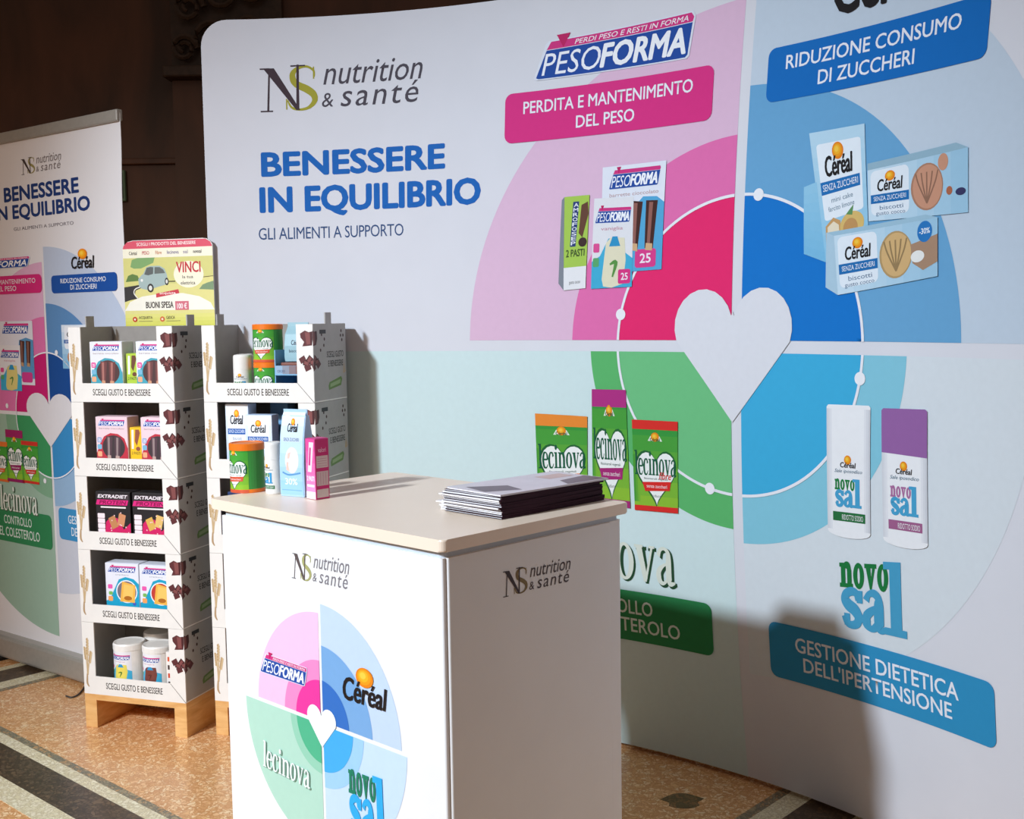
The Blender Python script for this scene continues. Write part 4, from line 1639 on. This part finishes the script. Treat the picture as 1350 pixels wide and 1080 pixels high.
def make_tray(top):
    t = thing('display_tray', 'x', 'display tray')
    z1 = TH - .001
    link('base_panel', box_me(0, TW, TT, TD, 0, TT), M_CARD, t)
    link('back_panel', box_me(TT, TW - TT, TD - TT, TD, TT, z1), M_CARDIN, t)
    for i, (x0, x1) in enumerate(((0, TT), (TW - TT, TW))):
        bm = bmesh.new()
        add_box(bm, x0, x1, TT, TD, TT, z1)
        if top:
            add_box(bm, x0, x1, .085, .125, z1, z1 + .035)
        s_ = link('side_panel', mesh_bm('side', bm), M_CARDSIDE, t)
        if i == 1:
            P = Print(.0001)
            mp = lambda u, v, h: Vector((TW + h, u, v))
            F = Fr.rect(P, 0, 0, TD, TH)
            art_choc(F.sub(-.16, .36, .2, .92))
            P.items = [([(max(p[0], .0002), p[1]) for p in v], f, c, l) for v, f, c, l in P.items]
            P.build('chocolate_print', mp, INK_CARD, s_, base=.0002)
            P = Print(.0001)
            F = Fr.rect(P, 0, 0, TD, TH)
            F.text('SCEGLI GUSTO', .4, .56, .92, .64, (44, 42, 40), .012)
            F.text('E BENESSERE', .44, .44, .9, .52, (44, 42, 40), .012)
            P.build('side_lettering', mp, INK_CARD, s_, base=.0002)
            P = Print(.0001)
            F = Fr.rect(P, 0, 0, TD, TH)
            G = F.sub(.44, .12, .86, .3)
            G.poly([(.0, .1), (.9, .35), (1, .8), (.92, 1.0), (.06, .66), (-.02, .4)], (106, 138, 76))
            G.poly([(.1, .28), (.84, .5), (.88, .8), (.12, .54)], (150, 172, 124), .5)
            P.build('green_stamp_print', mp, INK_CARD, s_, base=.0002)
            P = Print(.0001)
            F = Fr.rect(P, 0, 0, TD, TH)
            for x, y in ((.26, .86), (.32, .72), (.22, .66), (.34, .8), (.86, .9), (.92, .84), (.88, .78), (.84, .84)):
                F.ell(x, y, .02, .022, (60, 34, 30), 0, n=10)
            for k in range(4):
                F.stroke([(.9, .34), (.93 + .02 * k, .46 - .03 * k)], .012, (190, 164, 124))
            P.build('coffee_bean_print', mp, INK_CARD, s_, base=.0002)
            link('hand_slot', box_me(TW - .0005, TW + .0006, .045, .085, z1 - .03, z1 - .018), M_BLACK, s_)
    lp = link('front_post', box_me(0, PL_, 0, TT, 0, z1), M_CARD, t)
    rp = link('front_post', box_me(PR_, TW, 0, TT, 0, z1), M_CARD, t)
    li = link('front_lip', box_me(PL_, PR_, 0, TT, 0, LIP), M_CARD, t)
    mp = lambda u, v, h: Vector((u, -h, v))
    P = Print(.0001)
    art_wheat(Fr.rect(P, .003, .02, .036, .19))
    P.build('wheat_print', mp, INK_CARD, lp, base=.0002)
    P = Print(.0001)
    G = Fr.rect(P, PR_ + .008, .086, TW, .22)
    art_choc(G.sub(-.02, 0, 1.35, 1))
    for it in range(len(P.items)):
        v, f, c, l = P.items[it]
        P.items[it] = ([(min(p[0], TW - .0002), p[1]) for p in v], f, c, l)
    H_ = Fr(P, ID)
    H_.poly([(PR_ - .001, LIP), (PR_ + .0012, LIP), (TW, .0015), (TW, 0), (TW - .0012, 0)], (110, 104, 98))
    P.build('chocolate_print', mp, INK_CARD, rp, base=.0002)
    P = Print(.0001)
    Fr.rect(P, .085, .021, .3, .042).text('SCEGLI GUSTO E BENESSERE', 0, 0, 1, 1, (62, 54, 48), .01)
    P.build('lip_lettering', mp, INK_CARD, li, base=.0002)
    return t


def dup(root, loc, rotz, label):
    r = root.copy()
    C.objects.link(r)
    r.location, r.rotation_euler = loc, (0, 0, rotz)
    r['label'] = label
    for ch in list(root.children):
        c = ch.copy()
        C.objects.link(c)
        c.parent = r
        for g in list(ch.children):
            d = g.copy()
            C.objects.link(d)
            d.parent = c
    return r


tray_top = make_tray(True)
tray_mid = make_tray(False)
used = {True: False, False: False}
ORD = ['lowest', 'second lowest', 'middle', 'second highest', 'topmost']
HOLD1 = ['holding white shake jars', 'holding cracker boxes', 'holding black and pink bar boxes', 'holding pale pink bar boxes', 'holding white bar boxes']
HOLD2 = ['partly behind the counter', 'left post showing', 'at counter top height', 'holding light blue biscuit packs', 'holding green cans']


def tower(org, which):
    o = Vector((org[0], org[1], 0))
    pt = thing('wooden_riser', 'pale pine riser under the left tray tower' if which == 1 else 'pale pine riser under the tray tower behind the counter', 'riser', o, TA, 'tower risers')
    link('top_board', box_me(0, TW, 0, TD, PAL - .02, PAL, .001), M_PINE, pt)
    for x0 in (0, TW - .045):
        link('side_board', box_me(x0, x0 + .045, 0, TD, 0, PAL - .02, .001), M_PINE, pt)
    link('back_board', box_me(.045, TW - .045, TD - .02, TD, .02, PAL - .02), M_PINE, pt)
    for i in range(5):
        top = i == 4
        loc = o + Vector((0, 0, PAL + i * TH))
        lab = 'white cardboard tray, %s of the %s tower, %s' % (ORD[i], 'left' if which == 1 else 'right', (HOLD1 if which == 1 else HOLD2)[i])
        base = tray_top if top else tray_mid
        if used[top]:
            t = dup(base, loc, TA, lab)
        else:
            used[top] = True
            t = base
            t.location, t.rotation_euler = loc, (0, 0, TA)
            t['label'] = lab
        t['group'] = 'stacked display trays'

    def at(x, y, i, z=0.0):
        return o + EX * x + EY * y + Vector((0, 0, PAL + i * TH + TT + z))
    return at


T1 = tower((-1.418, 3.692), 1)
T2 = tower((-.966, 3.60), 2)
Y0 = .012
r_ = math.radians
GB = 'snack boxes in the left tower'
for k, (x0, x1, lab) in enumerate(((.07, .192, 'white bar box with teal disc, left in the top tray'), (.243, .363, 'white bar box with teal disc, right in the top tray'))):
    pack('snack_box', lab, 'box', x1 - x0, .06, .188, (226, 228, 232), lambda F: art_bar_box(lifted(F, (70, 160, 178)), (228, 229, 234), (70, 160, 178), ((112, 66, 66), (170, 112, 104), (206, 150, 116))), T1((x0 + x1) / 2, Y0, 4), TA, GB)
pack('slim_snack_box', 'slim green snack box between the white bar boxes of the top tray', 'box', .043, .04, .15, (150, 180, 60), lambda F: art_slim(lifted(F, (178, 204, 66)), (178, 204, 66), (110, 70, 50)), T1(.2185, Y0 + .012, 4), TA, GB)
pack('slim_snack_box', 'slim green box in painted shade standing behind the slim green one', 'box', .043, .03, .186, (74, 92, 52), lambda F: art_slim(F, (84, 104, 60), (60, 50, 40)), T1(.2185, Y0 + .06, 4), TA, GB)  # its dark greens paint the shadow above the slim green box
for k, (x0, x1, lab) in enumerate(((.08, .2, 'pale pink bar box with dark bars, left in the second tray'), (.25, .365, 'pale pink bar box with dark bars, right in the second tray'))):
    pack('snack_box', lab, 'box', x1 - x0, .06, .188, (232, 204, 212), lambda F: art_bar_box(lifted(F, (190, 50, 66)), (234, 206, 214), (190, 50, 66), ((84, 62, 70), (150, 130, 130), (190, 160, 150)), (150, 170, 206)), T1((x0 + x1) / 2, Y0, 3), TA, GB)
pack('slim_snack_box', 'slim yellow snack box between the pale pink bar boxes', 'box', .043, .04, .155, (222, 176, 30), lambda F: art_slim(lifted(F, (242, 192, 34)), (242, 192, 34), (150, 84, 60)), T1(.225, Y0 + .006, 3), TA, GB)
for k, (x0, x1, lab, bars) in enumerate(((.067, .198, 'black and pink protein bar box, left in the middle tray', ((190, 130, 84), (206, 140, 100))), (.206, .34, 'black and pink protein bar box, right in the middle tray', ((214, 170, 84), (226, 186, 110))))):
    pack('snack_box', lab, 'box', x1 - x0, .06, .186, (40, 36, 38), lambda F: art_extra(lifted(F, (120, 20, 60)), bars), T1((x0 + x1) / 2, Y0, 2), TA, GB)
for k, (x0, x1, lab, ex, rz) in enumerate(((.088, .211, 'white and blue cracker box, left in the second lowest tray', (120, 110, 120), 3), (.2165, .34, 'white and blue cracker box with red plate, right in the second lowest tray', (190, 60, 50), 1))):
    pack('snack_box', lab, 'box', x1 - x0, .055, .192, (220, 224, 236), lambda F: art_cracker(lifted(F, (18, 158, 194)), ex), T1((x0 + x1) / 2, Y0 + .008, 1), TA + r_(rz), GB)
GJ = 'shake jars in the lowest tray'
shake_jar('white shake jar with yellow drink picture in the lowest tray', .05, .165, T1(.136, .06, 0), TA - .1, (232, 214, 92), (70, 120, 50), GJ)
shake_jar('white shake jar with brown chocolate picture in the lowest tray', .05, .165, T1(.248, .06, 0), TA - .1, (120, 62, 54), (90, 40, 34), GJ)
shake_jar('white shake jar standing behind the yellow and brown ones, left', .05, .175, T1(.18, .163, 0), TA, (200, 180, 120), (90, 60, 40), GJ)
shake_jar('white shake jar standing behind the brown one, at the right', .05, .175, T1(.302, .163, 0), TA, (200, 180, 120), (90, 60, 40), GJ)


def art_tin(F):
    F.box(0, 0, 1, 1, (236, 230, 224))
    for i, c in enumerate(((206, 74, 46), (60, 48, 48), (206, 74, 46), (70, 54, 50), (210, 90, 56))):
        F.box(.1, .08 + i * .18, .9, .18 + i * .18, c, .5)
    F.text('MUESLI', .14, .64, .86, .7, (240, 232, 226), .01, dl=1) if False else None


pack('striped_box', 'white box with red and dark stripes right of the shake jars', 'box', .05, .06, .152, (230, 224, 218), art_tin, T1(.328, .02, 0), TA, None)

# header card of the left tower
HW, HH = .345, .292
hd = thing('header_card', 'printed cardboard header sign with a small car on top of the left tower', 'sign', T1(.226, TD + .003, 4, TH - .012) - EX * HW / 2, TA)
hp = [(0, 0), (HW, 0), (HW, HH - .022), (HW - .006, HH - .012), (HW - .022, HH - .002), (HW - .035, HH), (.04, HH), (.02, HH - .004), (.008, HH - .014), (0, HH - .026)]
bm = bmesh.new()
a = [bm.verts.new((p[0], 0, p[1])) for p in hp]
b = [bm.verts.new((p[0], .004, p[1])) for p in hp]
bm.faces.new(a)
bm.faces.new(b[::-1])
for i in range(len(hp)):
    bm.faces.new((a[i], b[i], b[(i + 1) % len(hp)], a[(i + 1) % len(hp)]))
link('card_sheet', mesh_bm('header', bm), M_CARD, hd)
hm = lambda u, v, h: Vector((u, -h, v))
P = Print(.00012)
F = Fr.rect(P, 0, 0, HW, HH)
F.box(0, 0, 1, .905, (226, 216, 138))
F.vgrad(0, 0, 1, .16, (206, 206, 84), (228, 220, 130), .3, 4)
F.box(0, .80, 1, .905, (244, 238, 214), .3)
F.poly([(0, .905), (1, .905), (.98, .955), (.93, .99), (.12, .995), (.05, .98), (.01, .94)], (220, 84, 104), .3)
F.text('SCEGLI I PRODOTTI DEL BENESSERE', .16, .935, .82, .972, (250, 232, 226), .02, dl=1)
F.poly([(0, .46), (.3, .5), (.62, .5), (1, .58), (1, .8), (0, .8)], (214, 208, 128), .3)
F.poly([(.08, .7), (.1, .78), (.16, .8), (.36, .8), (.34, .74), (.27, .71), (.2, .68), (.12, .68)], (128, 166, 104), .6)
F.poly([(.02, .53), (.05, .6), (.1, .62), (.16, .6), (.18, .54)], (98, 128, 66), .6)
F.poly([(.84, .43), (.88, .48), (.93, .5), (1, .52), (1, .42)], (126, 150, 112), .6)
F.poly([(0, .3), (.0, .47), (.22, .5), (.3, .49), (.2, .46), (.13, .43), (.12, .38), (.16, .34), (.06, .32)], (54, 50, 50), .6)
F.stroke([(.22, .48), (.13, .45), (.11, .4), (.15, .34)], .012, (236, 232, 220), 1)
F.poly([(.0, .2), (.06, .3), (.2, .36), (.42, .39), (.66, .39), (.84, .35), (.96, .28), (1, .2)], (246, 240, 224), .6)
F.stroke([(.5, .525), (.58, .525)], .012, (60, 52, 46), 1)
F.stroke([(.84, .56), (1, .575)], .008, (96, 88, 50), 1)
F.ell(.73, .6, .165, .15, (246, 238, 210), 1)
F.text('VINCI', .595, .62, .865, .745, (196, 48, 60), .02, dl=1.5)
F.text('la tua', .66, .555, .78, .59, (70, 60, 56), .01, dl=1.5)
F.text('elettrica', .64, .485, .8, .525, (70, 60, 56), .01, dl=1.5)
# small car
F.poly([(.17, .48), (.165, .56), (.2, .6), (.225, .62), (.26, .69), (.3, .705), (.41, .705), (.465, .67), (.49, .6), (.5, .52), (.47, .49), (.36, .46), (.28, .43), (.2, .45)], (166, 184, 180), 1.2)
F.poly([(.235, .61), (.265, .685), (.31, .695), (.34, .69), (.335, .615), (.28, .6)], (96, 100, 98), 1.6)
F.poly([(.35, .615), (.355, .69), (.41, .69), (.45, .66), (.47, .62)], (104, 108, 104), 1.6)
F.ell(.3, .455, .036, .05, (58, 54, 52), 1.8)
F.ell(.3, .455, .02, .028, (226, 224, 216), 2)
F.ell(.485, .525, .022, .042, (58, 54, 52), 1.8)
F.ell(.485, .525, .012, .024, (226, 224, 216), 2)
F.ell(.205, .545, .014, .016, (236, 236, 230), 1.8)
F.poly([(.36, .345), (.62, .39), (.61, .435), (.36, .39)], (206, 62, 74), 1.2)
F.text('acquista', .4, .372, .58, .408, (250, 232, 226), .015, dl=1.6)
F.text('BUONI SPESA', .24, .225, .55, .3, (70, 58, 50), .02, dl=1.2)
F.box(.57, .2, .72, .3, (214, 110, 124), 1.2)
F.text('100 €', .59, .215, .7, .28, (250, 236, 232), .02, dl=1.6)
for x, w_, c in ((.07, .09, (60, 54, 52)), (.22, .08, (204, 90, 96)), (.37, .07, (206, 130, 90)), (.5, .13, (120, 110, 150)), (.68, .05, (150, 140, 160)), (.79, .09, (70, 64, 62))):
    F.text({.07: 'Céréal', .22: 'PESO', .37: 'Fibre', .5: 'lecinova', .68: 'sal', .79: 'novosal'}[x], x, .835, x + w_, .875, c, .01, dl=1)
for x, c, t in ((.11, (196, 58, 30), 'ACQUISTA'), (.42, (214, 110, 60), 'GIOCA')):
    F.ell(x, .1, .026, None, c, 1)
    F.ell(x, .1, .011, None, (240, 226, 200), 1.3, n=12)
    F.text(t, x + .045, .1, x + .2 - (.06 if x > .3 else 0), .135, (84, 74, 52), .012, dl=1)
    F.box(x + .045, .075, x + .2, .082, (150, 144, 84), 1)
P.build('printed_sheet', hm, INK_CARD, hd, base=.0002)
link('header_leg', box_me(.14, .2, .004, .006, -.06, .05), M_CARD, hd)

# ---- right tower goods
GC = 'goods in the right tower'
lec_can('green can with orange lid, lower of the two stacked in the right tower', .046, .118, T2(.19, .075, 4), TA - .08, GC)
lec_can('green can with orange lid, upper of the two stacked in the right tower', .046, .118, T2(.19, .075, 4, .1185), TA - .02, GC)
salt_bottle('white salt dispenser left of the stacked green cans', .0285, .142, T2(.108, .055, 4), TA + .25, GC)
salt_bottle('white salt dispenser behind the other one at the left post', .0285, .142, T2(.078, .118, 4), TA + .5, GC)
LB = (122, 178, 214)
for i, (zz, lab) in enumerate(((0.0, 'light blue open shelf box, lower one beside the stacked cans'), (.0785, 'light blue open shelf box with biscuit picture, upper one beside the cans'))):
    t = thing('shelf_box', lab, 'box', T2(.292, .02, 4, zz), TA, GC)
    m1 = box_color_mat(LB)
    link('base_panel', box_me(-.05, .05, 0, .12, 0, .003), m1, t)
    link('back_panel', box_me(-.05, .05, .117, .12, .003, .078), m1, t)
    for x in (-.05, .047):
        link('side_panel', box_me(x, x + .003, 0, .117, .003, .078), m1, t)
    fl = link('front_lip', box_me(-.047, .047, 0, .003, .003, .022 if i else .062), m1, t)
    if i:
        fl.data = box_me(-.047, .047, 0, .003, .003, .03)
        fl.data.materials.append(m1)
        P = Print(.0001)
        G = Fr.rect(P, -.046, .004, .046, .0295)
        G.hgrad(0, 0, 1, 1, (150, 190, 220), (120, 70, 60), 0, 4)
        G.text('cacao', .06, .2, .34, .5, (50, 70, 110), 0, dl=1)
        P.build('front_print', hm, INK_CARD, fl, base=.0002)
        for k in range(3):
            tag(link('chocolate_bar', box_me(-.032, .046, .006, .1, 0, .011, .003), box_color_mat((128, 76, 62)), None, T2(.292, .02, 4, .0785 + .0035 + .0125 * k + .016 * 0), TA),
                'brown wrapped bar in the upper blue shelf box, %s' % ('lowest', 'middle one', 'top one')[k], 'snack bar', 'bars in the blue shelf box')
        # leaning bag on top of the bars
    else:
        fl.data = box_me(-.047, .047, 0, .003, .003, .05)
        fl.data.materials.append(m1)
pw = link('biscuit_pouch', pouch_me(.075, .05, .12), box_color_mat((150, 186, 196)), None, T2(.298, .05, 4, .0785 + .042), TA)
tag(pw, 'pale blue-grey biscuit pouch standing in the upper blue shelf box', 'pouch', GC)
P = Print(.0001)
G = Fr.rect(P, .004, .01, .071, .1)
G.text('Céréal', .3, .45, .85, .62, (50, 60, 80), .02)
G.text('biscotti', .2, .2, .8, .3, (60, 70, 90), 0)
P.build('front_print', pouch_front(.075, .05, .12), INK_CARD, pw, (.02, .01), base=.0006)
pack('biscuit_box', 'tall pale blue box with brown biscuit, left in the right tower second tray', 'box', .082, .05, .228, (196, 212, 234), lambda F: art_cereal_pack(F, (150, 98, 84), (186, 204, 230)), T2(.097, .03, 3), TA, GC)
pack('biscuit_box', 'pale blue box standing in front, between biscuit box and dark blue boxes', 'box', .092, .045, .196, (190, 210, 236), lambda F: art_cereal_pack(F, (196, 150, 110), (178, 204, 234)), T2(.186, .008, 3), TA + .04, GC)
pack('biscuit_box', 'sky blue box standing at the back of the second tray', 'box', .064, .05, .231, (120, 172, 212), None, T2(.19, .13, 3), TA, GC)
pack('dark_blue_box', 'dark blue box right in the second tray of the right tower', 'box', .05, .08, .186, (44, 70, 116), None, T2(.262, .06, 3), TA, GC)
pack('dark_blue_box', 'dark blue box at the right rear of the right tower second tray', 'box', .072, .07, .205, (30, 46, 84), None, T2(.335, .1, 3), TA, GC)
pack('dark_blue_box', 'dark blue box at the left of the tray just above the counter', 'box', .12, .1, .19, (34, 56, 104), None, T2(.12, .02, 2), TA, GC)

# ================================================================== ON THE COUNTER
CT = CH + .0005


def onc(x, y):
    p = floor_px(x, y, CH)
    return Vector((p.x, p.y, CT))


FA = math.atan2(-E1.y, -E1.x)          # facing the counter front
p = onc(323, 650)
lec_can('green can with orange lid standing on the counter', .0375, .108, p + Vector((0, .03, 0)), FA + .1)
p = onc(360, 652)
salt_bottle('white salt dispenser standing on the counter', .0185, .113, p + Vector((0, .015, 0)), FA + .1)
bw, bdp, bh = .066, .036, .186
p = onc(387, 656)
pw = link('biscuit_pack', pouch_me(bw, bdp, bh, .93), box_color_mat((176, 208, 236)), None, p + Vector((-.004, .012, 0)), FA + .28)
tag(pw, 'tall light blue biscuit pack on the counter beside the pink box', 'pack')
P = Print(.0001)
G = Fr.rect(P, .003, .004, bw - .003, bh - .006)
G.vgrad(0, 0, 1, 1, (150, 196, 236), (226, 236, 248), 0, 6)
G.ell(.52, .42, .3, .16, (240, 222, 226), .6)
G.poly([(.26, .3), (.34, .5), (.46, .52), (.36, .36), (.42, .28)], (240, 196, 180), 1)
G.box(.1, .64, .86, .7, (206, 220, 236), .8)
G.text('SENZA ZUCCHERI', .14, .65, .82, .69, (60, 90, 130), .01, dl=1.2)
G.stroke([(.1, .27), (.4, .24), (.9, .27)], .02, (96, 150, 196), .8)
G.text('30%', .2, .12, .75, .2, (230, 240, 250), .02, dl=.8)
G.box(.06, .05, .94, .06, (120, 170, 216), .8)
art_cereal(G.sub(.28, .76, .74, .93, 1))
P.build('front_print', pouch_front(bw, bdp, bh, .93), INK_GLOSS, pw, (.02, .012), base=.0008)


def pink_front(F):
    F.vgrad(0, 0, 1, 1, (240, 150, 196), (226, 70, 146), 0, 5)
    F.poly([(.2, .45), (.6, .45), (.9, .95), (.4, .95)], (240, 214, 228), .5)
    F.poly([(.3, .56), (.5, .56), (.62, .86), (.44, .86)], (206, 60, 130), 1)
    F.box(0, 0, 1, .12, (244, 232, 238), .5)
    F.text('2 PASTI', .1, .3, .9, .38, (250, 236, 244), .02, dl=.8)
    F.box(.1, .2, .9, .24, (250, 226, 238), .8)


def pink_side(F):
    F.box(0, 0, 1, 1, (208, 40, 116))
    F.box(.06, .52, .94, .72, (222, 196, 196), .5)
    F.box(.06, .22, .94, .46, (216, 188, 190), .5)
    F.box(.06, .02, .94, .16, (226, 206, 204), .5)
    F.text('valori', .2, .78, .8, .86, (240, 200, 220), 0, dl=.5)
    for k in range(4):
        F.box(.14 + .2 * k, .24, .16 + .2 * k, .44, (190, 90, 130), .8)
        F.box(.14, .55 + .04 * k, .86, .555 + .04 * k, (190, 90, 130), .8)


p = onc(417, 660)
pack('slim_snack_box', 'slim bright pink box on the counter, rightmost of its group', 'box', .033, .036, .128, (214, 60, 134), pink_front, p + Vector((E1.x, E1.y, 0)) * .0175 + Vector((0, .002, 0)), FA, None, pink_side)

# brochures
BR = onc(666, 687)
NB = 13
for i in range(NB):
    th_ = .0034
    fan = (random.random() - .5) * .022
    slide = (random.random() - .5) * .008
    L, Wd = .296, .158
    t = thing('brochure', ('dark maroon brochure with white pages, %s of the counter stack' % ('lowest' if i == 0 else 'topmost, with pale cover' if i == NB - 1 else 'inside the pile' if True else '')), 'brochure',
              BR + Vector((E2.x, E2.y, 0)) * (.004 + slide) + Vector((E1.x, E1.y, 0)) * (.012 + .001 * (i % 3)) + Vector((0, 0, .0002 + i * (th_ + .0002))), math.radians(46.2 + (random.random() - .5) * 2.2 - (3 if i == NB - 1 else 0)), 'brochures stacked on the counter')
    # local x along the long edge (E2), y along the short edge (E1)
    ex = .012 * random.random() + (.016 if i in (0, 1, 2, 4) else 0)
    link('pages', box_me(-fan * .3, L - .004, .003, Wd - .002 + ex, .0004, th_ - .0004), M_PAPER, t)
    bm = bmesh.new()
    add_box(bm, 0, L, 0, Wd, 0, .0004)
    add_box(bm, 0, L, 0, Wd, th_ - .0004, th_)
    add_box(bm, 0, L, 0, .0008, .0004, th_ - .0004)
    link('cover', mesh_bm('cover', bm), M_MAROON if i < NB - 1 else mat('pale_cover', (214, 206, 212), .3, noise=.06, scale=15), t)
    if i == NB - 1:
        P = Print(.0001)
        F = Fr.rect(P, .004, .004, L - .004, Wd - .004)
        cm = lambda u, v, h: Vector((u, v, th_ + h))
        for q_, c_ in (([(.0, .3), (.24, .1), (.3, .5), (.06, .8)], (60, 44, 56)), ([(.62, .0), (1, .0), (1, .4), (.7, .3)], (70, 34, 52)), ([(.7, .5), (.95, .5), (.95, .8), (.7, .8)], (206, 170, 160))):
            P = Print(.0001)
            Fr.rect(P, .004, .004, L - .004, Wd - .004).poly(q_, c_)
            P.build('cover_picture', cm, INK_GLOSS, t, base=.0002)

# ================================================================== CABLES ON THE FLOOR
def cable(pts, label):
    c = [tuple(floor_px(*p)) for p in pts]
    c = [(p[0], p[1], .004) for p in c]
    o = link('floor_cable', tube_me(catmull(c, 6), .003, 6), M_CABLE)
    tag(o, label, 'cable', 'cables on the floor')


cable([(87, 919), (94, 921), (102, 918), (108, 912), (114, 903)], 'thin cable on the floor left of the left tower')
cable([(287, 968), (291, 960), (296, 952), (300, 947)], 'thin cable on the floor at the foot of the right tower')
